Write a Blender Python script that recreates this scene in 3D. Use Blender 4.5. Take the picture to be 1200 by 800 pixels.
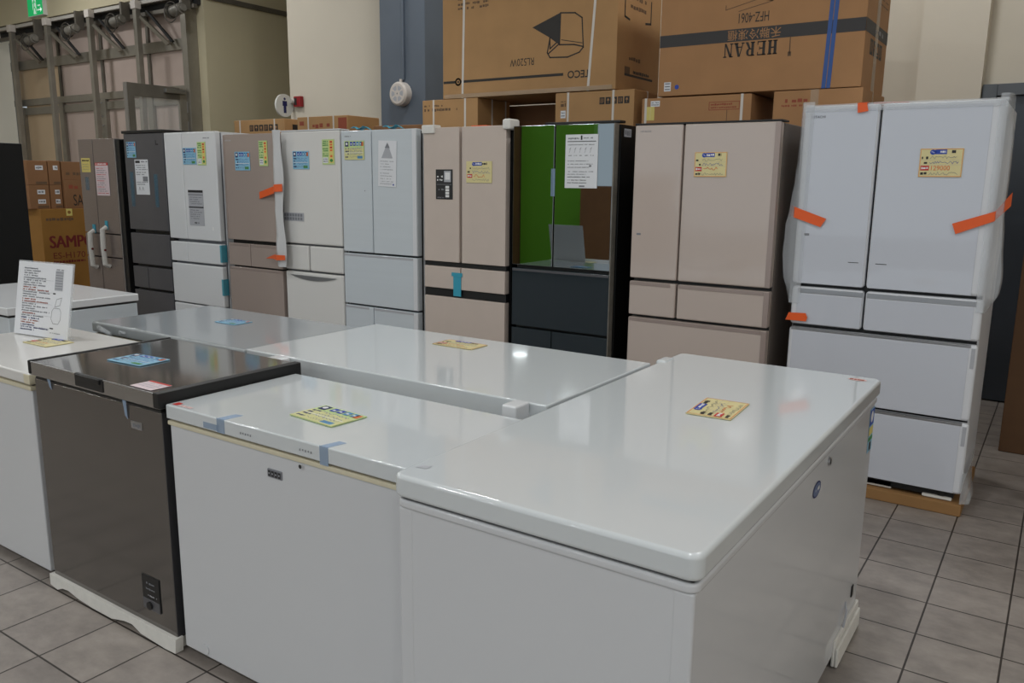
import bpy, bmesh, math, random
from mathutils import Vector, Matrix

scene = bpy.context.scene
for o in list(bpy.data.objects):
    bpy.data.objects.remove(o, do_unlink=True)
COL = scene.collection
PI = math.pi

# ------------------------------------------------------------------ camera
YAW, PITCH, ROLL = -0.59407642, 0.19292972, 0.01168297
fwd = Vector((math.sin(YAW) * math.cos(PITCH), math.cos(YAW) * math.cos(PITCH), -math.sin(PITCH)))
rt = Vector((math.cos(YAW), -math.sin(YAW), 0))
up = rt.cross(fwd)
c_, s_ = math.cos(ROLL), math.sin(ROLL)
rt, up = c_ * rt + s_ * up, -s_ * rt + c_ * up
cam = bpy.data.cameras.new('camera')
cam.sensor_width = 36.0
cam.lens = 955.876 / 1200 * 36
cam.clip_start = 0.05
cam_o = bpy.data.objects.new('camera', cam)
COL.objects.link(cam_o)
cam_o.matrix_world = Matrix(((rt.x, up.x, -fwd.x, 0), (rt.y, up.y, -fwd.y, 0), (rt.z, up.z, -fwd.z, 1.55), (0, 0, 0, 1)))
scene.camera = cam_o

# ------------------------------------------------------------------ world, exposure
world = bpy.data.worlds.new('world')
scene.world = world
world.use_nodes = True
bg = world.node_tree.nodes['Background']
bg.inputs[0].default_value = (0.80, 0.91, 1.0, 1)
bg.inputs[1].default_value = 1.75
vs = scene.view_settings
vs.view_transform = 'Standard'
vs.look = 'None'
vs.gamma = 1.0
vs.exposure = -1.15
vs.use_curve_mapping = False
LAMP_W = 63.0


# ------------------------------------------------------------------ materials
def lin(c):
    return tuple(((x / 255) / 12.92 if x / 255 <= 0.04045 else ((x / 255 + 0.055) / 1.055) ** 2.4) for x in c) + (1,)


MATS = {}


def mat(name, rgb, rough=0.5, metal=0.0, vary=0.0, vscale=8.0, coat=0.0, alpha=1.0, bump=0.0, bscale=60.0, emit=None, estr=0.0, stretch=None, spec=0.5):
    if name in MATS:
        return MATS[name]
    m = bpy.data.materials.new(name)
    m.use_nodes = True
    nt = m.node_tree
    b = nt.nodes['Principled BSDF']
    b.inputs['Base Color'].default_value = lin(rgb)
    b.inputs['Roughness'].default_value = rough
    b.inputs['Metallic'].default_value = metal
    b.inputs['Coat Weight'].default_value = coat
    b.inputs['Coat Roughness'].default_value = 0.03
    b.inputs['Specular IOR Level'].default_value = spec
    b.inputs['Alpha'].default_value = alpha
    if emit:
        b.inputs['Emission Color'].default_value = lin(emit)
        b.inputs['Emission Strength'].default_value = estr
    if vary > 0 or bump > 0:
        g = nt.nodes.new('ShaderNodeTexCoord')
        mp = nt.nodes.new('ShaderNodeMapping')
        if stretch:
            mp.inputs['Scale'].default_value = stretch
        nt.links.new(g.outputs['Object'], mp.inputs['Vector'])
    if vary > 0:
        n = nt.nodes.new('ShaderNodeTexNoise')
        n.inputs['Scale'].default_value = vscale
        n.inputs['Detail'].default_value = 5
        nt.links.new(mp.outputs[0], n.inputs['Vector'])
        r = nt.nodes.new('ShaderNodeValToRGB')
        c = lin(rgb)
        r.color_ramp.elements[0].position = 0.3
        r.color_ramp.elements[1].position = 0.7
        r.color_ramp.elements[0].color = tuple(x * (1 - vary) for x in c[:3]) + (1,)
        r.color_ramp.elements[1].color = tuple(min(1, x * (1 + vary)) for x in c[:3]) + (1,)
        nt.links.new(n.outputs['Fac'], r.inputs['Fac'])
        nt.links.new(r.outputs['Color'], b.inputs['Base Color'])
    if bump > 0:
        n2 = nt.nodes.new('ShaderNodeTexNoise')
        n2.inputs['Scale'].default_value = bscale
        n2.inputs['Detail'].default_value = 3
        nt.links.new(mp.outputs[0], n2.inputs['Vector'])
        bp = nt.nodes.new('ShaderNodeBump')
        bp.inputs['Strength'].default_value = bump
        bp.inputs['Distance'].default_value = 0.01
        nt.links.new(n2.outputs['Fac'], bp.inputs['Height'])
        nt.links.new(bp.outputs['Normal'], b.inputs['Normal'])
    MATS[name] = m
    return m


def floor_material():
    m = bpy.data.materials.new('floor_tiles')
    m.use_nodes = True
    nt = m.node_tree
    b = nt.nodes['Principled BSDF']
    geo = nt.nodes.new('ShaderNodeNewGeometry')
    mp = nt.nodes.new('ShaderNodeMapping')
    T = 0.2625
    mp.inputs['Location'].default_value = (0.283 + 60 * T, -3.515 + 80 * T, 0)
    nt.links.new(geo.outputs['Position'], mp.inputs['Vector'])
    br = nt.nodes.new('ShaderNodeTexBrick')
    br.offset = 0
    br.squash = 1
    br.inputs['Scale'].default_value = 1
    br.inputs['Brick Width'].default_value = T
    br.inputs['Row Height'].default_value = T
    br.inputs['Mortar Size'].default_value = 0.0036
    br.inputs['Mortar Smooth'].default_value = 0.2
    br.inputs['Bias'].default_value = 0
    br.inputs['Color1'].default_value = lin((148, 140, 133))
    br.inputs['Color2'].default_value = lin((140, 132, 126))
    br.inputs['Mortar'].default_value = lin((56, 50, 46))
    nt.links.new(mp.outputs[0], br.inputs['Vector'])
    mp2 = nt.nodes.new('ShaderNodeMapping')
    mp2.inputs['Scale'].default_value = (5, 7, 1)
    nt.links.new(geo.outputs['Position'], mp2.inputs['Vector'])
    n = nt.nodes.new('ShaderNodeTexNoise')
    n.inputs['Scale'].default_value = 1.6
    n.inputs['Detail'].default_value = 8
    n.inputs['Roughness'].default_value = 0.65
    nt.links.new(mp2.outputs[0], n.inputs['Vector'])
    rmp = nt.nodes.new('ShaderNodeMapRange')
    rmp.inputs['From Min'].default_value = 0.3
    rmp.inputs['From Max'].default_value = 0.7
    rmp.inputs['To Min'].default_value = 0.8
    rmp.inputs['To Max'].default_value = 1.24
    nt.links.new(n.outputs['Fac'], rmp.inputs['Value'])
    mx = nt.nodes.new('ShaderNodeVectorMath')
    mx.operation = 'MULTIPLY'
    nt.links.new(br.outputs['Color'], mx.inputs[0])
    nt.links.new(rmp.outputs[0], mx.inputs[1])
    nt.links.new(mx.outputs[0], b.inputs['Base Color'])
    b.inputs['Roughness'].default_value = 0.42
    bp = nt.nodes.new('ShaderNodeBump')
    bp.inputs['Strength'].default_value = 0.5
    bp.inputs['Distance'].default_value = 0.002
    inv = nt.nodes.new('ShaderNodeMath')
    inv.operation = 'SUBTRACT'
    inv.inputs[0].default_value = 1
    nt.links.new(br.outputs['Fac'], inv.inputs[1])
    nt.links.new(inv.outputs[0], bp.inputs['Height'])
    nt.links.new(bp.outputs['Normal'], b.inputs['Normal'])
    return m


M = dict(
    floor=floor_material(),
    wall=mat('cream_wall_paint', (214, 205, 188), 0.7, vary=0.03, vscale=1.5, bump=0.05),
    wall_dim=mat('olive_cream_wall_paint', (202, 192, 162), 0.7, vary=0.03, vscale=1.2),
    ceil=mat('ceiling_paint', (225, 224, 220), 0.8),
    slate=mat('slate_blue_paint', (94, 104, 116), 0.5, vary=0.05, vscale=3),
    door_slate=mat('dark_slate_door', (58, 64, 72), 0.35, vary=0.05),
    frame_slate=mat('slate_door_frame', (96, 101, 106), 0.5),
    green=mat('green_partition', (112, 182, 44), 0.6),
    white=mat('white_enamel', (222, 224, 226), 0.16, vary=0.012, vscale=2, bump=0.012, bscale=5),
    white_lid=mat('white_lid_enamel', (210, 215, 217), 0.08, bump=0.012, bscale=4, coat=0.4),
    white_side=mat('white_side_enamel', (208, 210, 213), 0.09, bump=0.01, bscale=3),
    white_warm=mat('warm_white_enamel', (222, 221, 218), 0.2),
    cream=mat('cream_gasket', (214, 206, 180), 0.6),
    seam=mat('dark_seam', (46, 46, 46), 0.7),
    black=mat('black_plastic', (22, 22, 23), 0.45),
    blackgl=mat('black_mirror_glass', (146, 152, 154), 0.015, metal=1.0),
    blacksm=mat('black_smoked_panel', (34, 44, 50), 0.10, spec=0.6),
    blackside=mat('black_cabinet_side', (11, 12, 12), 0.5, spec=0.35),
    greysteel=mat('brushed_grey_steel', (128, 125, 122), 0.14, metal=0.92, vary=0.05, vscale=2),
    greylid=mat('grey_lid_steel', (164, 162, 159), 0.08, metal=0.85, vary=0.04, vscale=2),
    silver=mat('silver_metal', (178, 178, 180), 0.3, metal=0.9),
    aluminium=mat('weathered_aluminium', (150, 145, 134), 0.42, metal=0.55, vary=0.12, vscale=4),
    aluminium_dk=mat('dull_aluminium', (112, 107, 98), 0.5, metal=0.4, vary=0.15, vscale=5),
    frost=mat('frosted_pane', (186, 168, 158), 0.35, vary=0.06, vscale=1.2),
    frost_warm=mat('warm_frosted_pane', (196, 172, 140), 0.35, vary=0.08, vscale=1.5),
    motor=mat('grey_motor', (128, 124, 116), 0.5, metal=0.3, vary=0.15, vscale=20),
    chain=mat('dark_chain', (92, 88, 82), 0.5, metal=0.6),
    glassgrey=mat('grey_glass_top', (158, 164, 168), 0.16, coat=0.35, bump=0.03, bscale=4),
    lidrim=mat('grey_lid_rim', (150, 155, 157), 0.35, metal=0.3),
    beigegl=mat('champagne_glass', (196, 182, 173), 0.09, coat=0.3),
    beigemt=mat('champagne_metal', (204, 190, 180), 0.3, vary=0.02),
    beigetrim=mat('champagne_trim', (168, 152, 145), 0.35, metal=0.3),
    taupe=mat('taupe_panel', (164, 150, 142), 0.16, coat=0.3),
    taupe_side=mat('taupe_side', (112, 104, 98), 0.4, vary=0.05),
    brown=mat('bronze_grey_steel', (142, 131, 126), 0.28, metal=0.5, vary=0.04, stretch=(1, 1, 20)),
    charcoal=mat('charcoal_panel', (92, 92, 96), 0.3, metal=0.2, vary=0.04),
    charcoal_dk=mat('charcoal_side', (52, 52, 55), 0.4),
    icegl=mat('ice_white_glass', (205, 213, 219), 0.10, coat=0.4, vary=0.015, vscale=2, stretch=(0.4, 1, 14)),
    pearl=mat('pearl_white_glass', (203, 207, 216), 0.05, coat=0.4),
    pearlframe=mat('pearl_white_frame', (218, 220, 224), 0.3),
    card=mat('cardboard', (172, 128, 86), 0.75, vary=0.06, vscale=5, bump=0.05, bscale=25),
    card_warm=mat('tan_cardboard', (178, 138, 92), 0.75, vary=0.06, vscale=5, bump=0.05, bscale=25),
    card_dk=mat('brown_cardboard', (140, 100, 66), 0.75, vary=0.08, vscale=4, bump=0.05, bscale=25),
    card_gold=mat('golden_cardboard', (150, 106, 44), 0.7, vary=0.06, vscale=5),
    strap_w=mat('white_strap', (214, 208, 200), 0.4),
    strap_b=mat('blue_strap', (40, 82, 150), 0.4),
    cleartape=mat('clear_parcel_tape', (206, 180, 150), 0.12, alpha=0.5),
    ink=mat('black_ink', (42, 38, 35), 0.6),
    ink_soft=mat('faded_ink', (104, 80, 58), 0.7),
    ink_band=mat('charcoal_printed_band', (56, 54, 54), 0.6),
    ink_red=mat('faded_red_ink', (150, 74, 52), 0.7),
    ink_maroon=mat('maroon_ink', (112, 30, 28), 0.7),
    paper=mat('white_paper', (226, 228, 232), 0.6),
    paper_pink=mat('pinkish_paper', (224, 206, 210), 0.6),
    yellow=mat('yellow_card', (224, 212, 156), 0.35, vary=0.04, vscale=20),
    bluecard=mat('light_blue_card', (140, 192, 220), 0.35, vary=0.05, vscale=20),
    greencard=mat('pale_green_card', (196, 216, 150), 0.4),
    note=mat('yellow_note', (222, 206, 120), 0.6),
    p_blue=mat('print_blue', (36, 70, 170), 0.5),
    p_navy=mat('print_navy', (30, 36, 96), 0.5),
    p_red=mat('print_red', (200, 46, 38), 0.5),
    p_orange=mat('print_orange', (228, 116, 60), 0.5),
    p_black=mat('print_black', (38, 38, 40), 0.5),
    p_grey=mat('print_grey', (128, 130, 136), 0.5),
    p_lgrey=mat('print_light_grey', (176, 178, 184), 0.5),
    p_cyan=mat('print_cyan', (70, 140, 190), 0.5),
    p_green=mat('print_green', (60, 140, 70), 0.5),
    p_white=mat('print_white', (232, 232, 232), 0.5),
    orange=mat('orange_tape', (238, 96, 32), 0.4),
    teal=mat('teal_tape', (58, 160, 186), 0.4),
    ltape=mat('light_blue_tape', (168, 194, 224), 0.4, alpha=0.42),
    film=mat('clear_plastic_film', (226, 230, 234), 0.22, alpha=0.26, spec=0.6),
    foam=mat('white_foam', (224, 222, 216), 0.8, vary=0.04, vscale=30),
    sign_white=mat('sign_white', (226, 226, 220), 0.4),
    alarm_red=mat('alarm_red', (150, 24, 30), 0.4),
    exit_green=mat('exit_green_lit', (10, 150, 80), 0.4, emit=(30, 225, 130), estr=0.75),
    exit_white=mat('exit_white_lit', (230, 250, 240), 0.4, emit=(220, 255, 235), estr=0.8),
    lampglow=mat('lamp_diffuser', (255, 252, 244), 0.5, emit=(255, 250, 240), estr=14.0),
    offwhite=mat('offwhite_plastic', (214, 206, 198), 0.4),
    blue_pl=mat('blue_plastic', (28, 60, 110), 0.4),
    rubber=mat('dark_rubber', (34, 34, 34), 0.7),
    frost_acr=mat('clear_acrylic', (236, 240, 242), 0.08, alpha=0.3, spec=0.7),
)


# ------------------------------------------------------------------ mesh builder
class MB:
    """collects shapes; build() links them as one mesh object"""

    def __init__(self):
        self.bm = bmesh.new()
        self.mats = []

    def mi(self, m):
        if m not in self.mats:
            self.mats.append(m)
        return self.mats.index(m)

    def _done(self, faces, m):
        k = self.mi(m)
        for f in faces:
            f.material_index = k

    def box(self, x0, x1, y0, y1, z0, z1, m, bev=0.0, seg=2, zbev=0.0):
        r = bmesh.ops.create_cube(self.bm, size=1.0)
        vs_ = r['verts']
        for v in vs_:
            v.co = Vector(((x0 + x1) / 2 + v.co.x * (x1 - x0), (y0 + y1) / 2 + v.co.y * (y1 - y0), (z0 + z1) / 2 + v.co.z * (z1 - z0)))
        fs = set(f for v in vs_ for f in v.link_faces)
        k = self.mi(m)
        for f in fs:
            f.material_index = k
        if bev > 0:
            es = set(e for v in vs_ for e in v.link_edges)
            if zbev > 0:
                ez = [e for e in es if abs(e.verts[0].co.z - e.verts[1].co.z) > 1e-6]
                rz = bmesh.ops.bevel(self.bm, geom=ez, offset=zbev, segments=6, profile=0.5, affect='EDGES')
                for f in rz['faces']:
                    f.material_index = k
                zz = (z0, z1)
                allv = set(v for f in rz['faces'] for v in f.verts)
                es = set(e for v in allv for e in v.link_edges if min(abs(e.verts[0].co.z - q) for q in zz) < 1e-6 and abs(e.verts[0].co.z - e.verts[1].co.z) < 1e-6)
            rr = bmesh.ops.bevel(self.bm, geom=list(es), offset=bev, segments=seg, profile=0.5, affect='EDGES')
            for f in rr['faces']:
                f.material_index = k
        return self

    def cyl(self, p0, p1, r0, m, r1=None, seg=16, caps=True):
        p0, p1 = Vector(p0), Vector(p1)
        r1 = r0 if r1 is None else r1
        d = (p1 - p0).normalized()
        a = d.orthogonal().normalized()
        b = d.cross(a)
        A, B = [], []
        for i in range(seg):
            t = 2 * PI * i / seg
            n = math.cos(t) * a + math.sin(t) * b
            A.append(self.bm.verts.new(p0 + n * r0))
            B.append(self.bm.verts.new(p1 + n * r1))
        fs = [self.bm.faces.new((A[i], A[(i + 1) % seg], B[(i + 1) % seg], B[i])) for i in range(seg)]
        if caps:
            fs += [self.bm.faces.new(A[::-1]), self.bm.faces.new(B)]
        self._done(fs, m)
        return self

    def tube(self, pts, r, m, seg=8, closed=False):
        pts = [Vector(p) for p in pts]
        n = len(pts)
        rings = []
        prev = None
        for i, p in enumerate(pts):
            if closed:
                d = (pts[(i + 1) % n] - pts[i - 1]).normalized()
            else:
                d = (pts[min(i + 1, n - 1)] - pts[max(i - 1, 0)]).normalized()
            a = d.orthogonal().normalized() if prev is None else (prev - d * prev.dot(d)).normalized()
            prev = a
            b = d.cross(a)
            rings.append([self.bm.verts.new(p + r * (math.cos(2 * PI * k / seg) * a + math.sin(2 * PI * k / seg) * b)) for k in range(seg)])
        fs = []
        for i in range(n if closed else n - 1):
            A, B = rings[i], rings[(i + 1) % n]
            for k in range(seg):
                fs.append(self.bm.faces.new((A[k], A[(k + 1) % seg], B[(k + 1) % seg], B[k])))
        if not closed:
            fs += [self.bm.faces.new(rings[0][::-1]), self.bm.faces.new(rings[-1])]
        self._done(fs, m)
        return self

    def poly(self, pts, m):
        f = self.bm.faces.new([self.bm.verts.new(Vector(p)) for p in pts])
        self._done([f], m)
        return self

    def prism(self, pts, ext, m):
        """polygon pts (3D, planar) extruded by vector ext"""
        e = Vector(ext)
        A = [self.bm.verts.new(Vector(p)) for p in pts]
        B = [self.bm.verts.new(Vector(p) + e) for p in pts]
        n = len(A)
        fs = [self.bm.faces.new(A[::-1]), self.bm.faces.new(B)]
        fs += [self.bm.faces.new((A[i], A[(i + 1) % n], B[(i + 1) % n], B[i])) for i in range(n)]
        self._done(fs, m)
        return self

    def sheet(self, grid, thick, m):
        """grid[i][j] of points -> a sheet with thickness along its normals"""
        n, k = len(grid), len(grid[0])
        V = [[Vector(p) for p in row] for row in grid]
        N = []
        for i in range(n):
            row = []
            for j in range(k):
                du = V[min(i + 1, n - 1)][j] - V[max(i - 1, 0)][j]
                dv = V[i][min(j + 1, k - 1)] - V[i][max(j - 1, 0)]
                row.append(du.cross(dv).normalized())
            N.append(row)
        A = [[self.bm.verts.new(V[i][j] + N[i][j] * thick / 2) for j in range(k)] for i in range(n)]
        B = [[self.bm.verts.new(V[i][j] - N[i][j] * thick / 2) for j in range(k)] for i in range(n)]
        fs = []
        for i in range(n - 1):
            for j in range(k - 1):
                fs.append(self.bm.faces.new((A[i][j], A[i + 1][j], A[i + 1][j + 1], A[i][j + 1])))
                fs.append(self.bm.faces.new((B[i][j], B[i][j + 1], B[i + 1][j + 1], B[i + 1][j])))
        for i in range(n - 1):
            fs.append(self.bm.faces.new((A[i][0], B[i][0], B[i + 1][0], A[i + 1][0])))
            fs.append(self.bm.faces.new((A[i][-1], A[i + 1][-1], B[i + 1][-1], B[i][-1])))
        for j in range(k - 1):
            fs.append(self.bm.faces.new((A[0][j], A[0][j + 1], B[0][j + 1], B[0][j])))
            fs.append(self.bm.faces.new((A[-1][j], B[-1][j], B[-1][j + 1], A[-1][j + 1])))
        self._done(fs, m)
        return self

    def empty(self):
        return len(self.bm.verts) == 0

    def build(self, name, parent=None, smooth=True, loc=None):
        bmesh.ops.recalc_face_normals(self.bm, faces=[f for f in self.bm.faces if True])
        me = bpy.data.meshes.new(name)
        self.bm.to_mesh(me)
        self.bm.free()
        for m in self.mats:
            me.materials.append(m)
        if smooth:
            me.polygons.foreach_set('use_smooth', [True] * len(me.polygons))
            me.set_sharp_from_angle(angle=math.radians(35))
        o = bpy.data.objects.new(name, me)
        COL.objects.link(o)
        if smooth:
            wn = o.modifiers.new('weighted_normals', 'WEIGHTED_NORMAL')
            wn.keep_sharp = True
            wn.weight = 100
        if parent is not None:
            o.parent = parent
        if loc is not None:
            o.location = loc
        return o


class Flat(MB):
    """thin print drawn in a local frame: u, v on the face, n off it"""

    def __init__(self, O=(0, 0, 0), U=(1, 0, 0), V=(0, 1, 0), lift=0.0006):
        super().__init__()
        self.O, self.U, self.V = Vector(O), Vector(U).normalized(), Vector(V).normalized()
        self.N = self.U.cross(self.V)
        self.lift = lift

    def at(self, u, v, n=0.0):
        return self.O + self.U * u + self.V * v + self.N * (n + self.lift)

    def q(self, u0, v0, u1, v1, m, n=0.0):
        u0, u1 = min(u0, u1), max(u0, u1)
        v0, v1 = min(v0, v1), max(v0, v1)
        return self.poly([self.at(u0, v0, n), self.at(u1, v0, n), self.at(u1, v1, n), self.at(u0, v1, n)], m)

    def pg(self, pts, m, n=0.0):
        return self.poly([self.at(u, v, n) for u, v in pts], m)

    def disc(self, u, v, ru, rv, m, n=0.0, seg=24):
        return self.pg([(u + ru * math.cos(2 * PI * k / seg), v + rv * math.sin(2 * PI * k / seg)) for k in range(seg)], m, n)

    def line(self, pts, w, m, n=0.0, closed=False):
        P = list(pts) + ([pts[0]] if closed else [])
        for (a, b), (c, d) in zip(P[:-1], P[1:]):
            L = math.hypot(c - a, d - b)
            if L < 1e-7:
                continue
            x, y = (c - a) / L * w / 2, (d - b) / L * w / 2
            self.pg([(a - x + y, b - y - x), (c + x + y, d + y - x), (c + x - y, d + y + x), (a - x - y, b - y + x)], m, n)
        return self

    def dashes(self, u0, v0, u1, v1, m, rng, n=0.0):
        """a line of print too small to read"""
        u = u0
        h = v1 - v0
        while u < u1:
            w = h * rng.uniform(0.5, 1.4)
            if rng.random() < 0.86:
                self.q(u, v0 + h * rng.uniform(0, .25), min(u + w * .8, u1), v1 - h * rng.uniform(0, .25), m, n)
            u += w
        return self

    def scribble(self, u0, v0, u1, v1, m, rng, w=None, n=0.0):
        k = max(4, int((u1 - u0) / (v1 - v0) * 3))
        pts = [(u0 + (u1 - u0) * i / k, v0 + (v1 - v0) * rng.random()) for i in range(k + 1)]
        return self.line(pts, w or (v1 - v0) * .14, m, n)

    def text(self, s, u0, v0, u1, v1, m, flip=False, bold=0.0, n=0.0):
        """lettering fitted into the box; flip turns it upside down"""
        cu = bpy.data.curves.new('lettering', 'FONT')
        cu.body = s
        cu.resolution_u = 3
        cu.offset = bold
        ob = bpy.data.objects.new('lettering', cu)
        COL.objects.link(ob)
        bpy.context.view_layer.update()
        me = bpy.data.meshes.new_from_object(ob)
        P = [(v.co.x, v.co.y) for v in me.vertices]
        F = [list(p.vertices) for p in me.polygons]
        bpy.data.objects.remove(ob, do_unlink=True)
        bpy.data.curves.remove(cu)
        bpy.data.meshes.remove(me)
        if not P:
            return self
        x0, x1 = min(p[0] for p in P), max(p[0] for p in P)
        y0, y1 = min(p[1] for p in P), max(p[1] for p in P)
        vv = []
        for x, y in P:
            a, b = (x - x0) / max(1e-6, x1 - x0), (y - y0) / max(1e-6, y1 - y0)
            if flip:
                a, b = 1 - a, 1 - b
            vv.append(self.bm.verts.new(self.at(u0 + (u1 - u0) * a, v0 + (v1 - v0) * b, n)))
        fs = []
        for f in F:
            try:
                fs.append(self.bm.faces.new([vv[i] for i in f]))
            except ValueError:
                pass
        self._done(fs, m)
        return self

    def build(self, name, parent=None, smooth=False, loc=None):
        N = self.N
        for f in self.bm.faces:
            f.normal_update()
            if f.normal.dot(N) < 0:
                f.normal_flip()
        me = bpy.data.meshes.new(name)
        self.bm.to_mesh(me)
        self.bm.free()
        for m in self.mats:
            me.materials.append(m)
        o = bpy.data.objects.new(name, me)
        COL.objects.link(o)
        if parent is not None:
            o.parent = parent
        if loc is not None:
            o.location = loc
        return o


def tag(o, label, cat, group=None):
    o['label'] = label
    o['category'] = cat
    if group:
        o['group'] = group
    return o


def root(name, label, cat, loc=(0, 0, 0), rotz=0.0, group=None):
    o = bpy.data.objects.new(name, None)
    o.empty_display_size = 0.1
    COL.objects.link(o)
    o.location = loc
    o.rotation_euler = (0, 0, rotz)
    return tag(o, label, cat, group)


def structure(o):
    o['kind'] = 'structure'
    return o


# ------------------------------------------------------------------ the room
YB = 6.85   # the wall behind the goods
XL, XR, YN, ZC = -14.75, 7.0, -13.0, 4.7
structure(MB().box(XL - 1, XR + 5, YN - 6, 10.4, -0.12, 0.0, M['floor']).build('floor', smooth=False))
structure(MB().box(XL - .2, XR, YN, 10.4, ZC, ZC + .15, M['ceil']).build('ceiling', smooth=False))
w = MB()
w.box(-7.85, -5.88, YB, YB + .2, 0, ZC, M['wall'])
w.box(-5.88, 7.0, YB + .05, YB + .2, 0, ZC, M['wall'])
w.box(-1.04, -0.625, YB - .12, YB + .05, 0, ZC, M['wall'])
structure(w.build('wall_back', smooth=False))
w = MB()
w.box(-9.61, -9.40, YB, 10.2, 0, ZC, M['wall_dim'])
w.box(-9.40, -7.65, 10.2, 10.4, 0, ZC, M['wall_dim'])
w.box(-7.85, -7.65, YB + .2, 10.2, 0, ZC, M['wall_dim'])
structure(w.build('wall_corridor', smooth=False))
structure(MB().box(-9.40, -9.37, YB + .02, 10.2, 3.78, 3.84, M['aluminium_dk']).build('corridor_band', smooth=False))  # dark band along the upper corridor wall
structure(MB().box(XL - .2, XL, YN, YB + .2, 0, ZC, M['wall']).build('wall_left', smooth=False))
structure(MB().box(XL, -9.61, YB - .17, YB + .2, 3.86, ZC, M['wall_dim']).build('wall_facade', smooth=False))
structure(MB().box(XR, XR + .2, YN, YB + .2, 0, ZC, M['wall']).build('wall_right', smooth=False))
structure(MB().box(-8.62, -7.1, -4.75, -4.6, 0, 3.2, M['green']).build('wall_partition', smooth=False))
structure(MB().box(-5.88, -5.30, 6.3, YB + .05, 0, ZC, M['slate'], bev=.006).build('wall_pillar'))

# right hand door and its frame
d = structure(MB().box(-0.53, 0.42, YB - .02, YB + .05, 0.01, 2.18, M['door_slate'], bev=.004).build('door_1'))
f = MB()
f.box(-0.62, -0.53, YB - .06, YB + .05, 0, 2.26, M['frame_slate'], bev=.004)
f.box(0.42, 0.51, YB - .06, YB + .05, 0, 2.26, M['frame_slate'], bev=.004)
f.box(-0.53, 0.42, YB - .06, YB + .05, 2.18, 2.26, M['frame_slate'], bev=.004)
f.build('door_frame', d)
h = MB()
h.cyl((0.34, YB - .02, 1.02), (0.34, YB - .08, 1.02), .011, M['silver'])
h.cyl((0.34, YB - .075, 1.02), (0.22, YB - .075, 1.02), .010, M['silver'])
h.build('door_handle', d)

# glazed screen at the far side
PX = [-14.22, -13.13, -11.95, -10.79, -9.58]
win = MB()
win.box(-14.5, -9.61, 6.86, 6.96, 3.21, 3.35, M['aluminium'], bev=.006)
win.box(-14.5, -9.61, 6.86, 6.96, 2.66, 2.76, M['aluminium'], bev=.006)
win.box(-14.5, -9.61, 6.86, 6.96, 0.0, 0.12, M['aluminium'])
for px in PX[1:4]:
    win.box(px + .06, px + .115, 6.87, 6.95, 2.76, 3.21, M['aluminium_dk'], bev=.004)
    win.box(px + .06, px + .115, 6.87, 6.95, 3.35, 3.86, M['aluminium_dk'], bev=.004)
    win.box(px + .02, px + .14, 6.85, 6.95, 0.12, 2.66, M['aluminium'], bev=.006)
win.box(-12.03, -11.80, 6.84, 6.94, 0.12, 2.64, M['aluminium'], bev=.006)
win.box(-14.36, -14.18, 6.84, 6.94, 0.12, 2.64, M['aluminium'], bev=.006)
for a, b in ((-14.18, -13.11), (-12.99, -12.03), (-11.80, -10.77), (-10.65, -9.61)):
    win.box(a, b, 6.87, 6.94, 2.52, 2.63, M['aluminium'], bev=.005)
win = structure(win.build('window_1'))
for i, (a, b, z0, z1) in enumerate([(-14.5, -13.07, 2.76, 3.21), (-13.015, -11.89, 2.76, 3.21), (-11.835, -10.73, 2.76, 3.21), (-10.675, -9.61, 2.76, 3.21),
                                    (-14.5, -13.07, 3.35, 3.86), (-13.015, -11.89, 3.35, 3.86), (-11.835, -10.73, 3.35, 3.86), (-10.675, -9.61, 3.35, 3.86),
                                    (-14.18, -13.11, .12, 2.66), (-12.99, -12.03, .12, 2.66), (-11.80, -10.77, .12, 2.66), (-10.65, -9.61, .12, 2.66)]):
    MB().box(a, b, 6.90, 6.92, z0, z1, M['frost_warm'] if i in (0, 8) else M['frost']).build('pane', win, smooth=False)
for px in (-11.955, -11.875):
    bars = MB()
    bars.tube([(px, 6.84, 2.62), (px, 6.80, 2.60), (px, 6.80, 2.44), (px, 6.84, 2.42)], .009, M['silver'])
    bars.build('pull_bar', win)
    MB().tube([(px, 6.84, 2.30), (px, 6.80, 2.28), (px, 6.80, 2.10), (px, 6.84, 2.08)], .009, M['silver']).build('pull_bar', win)

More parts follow.
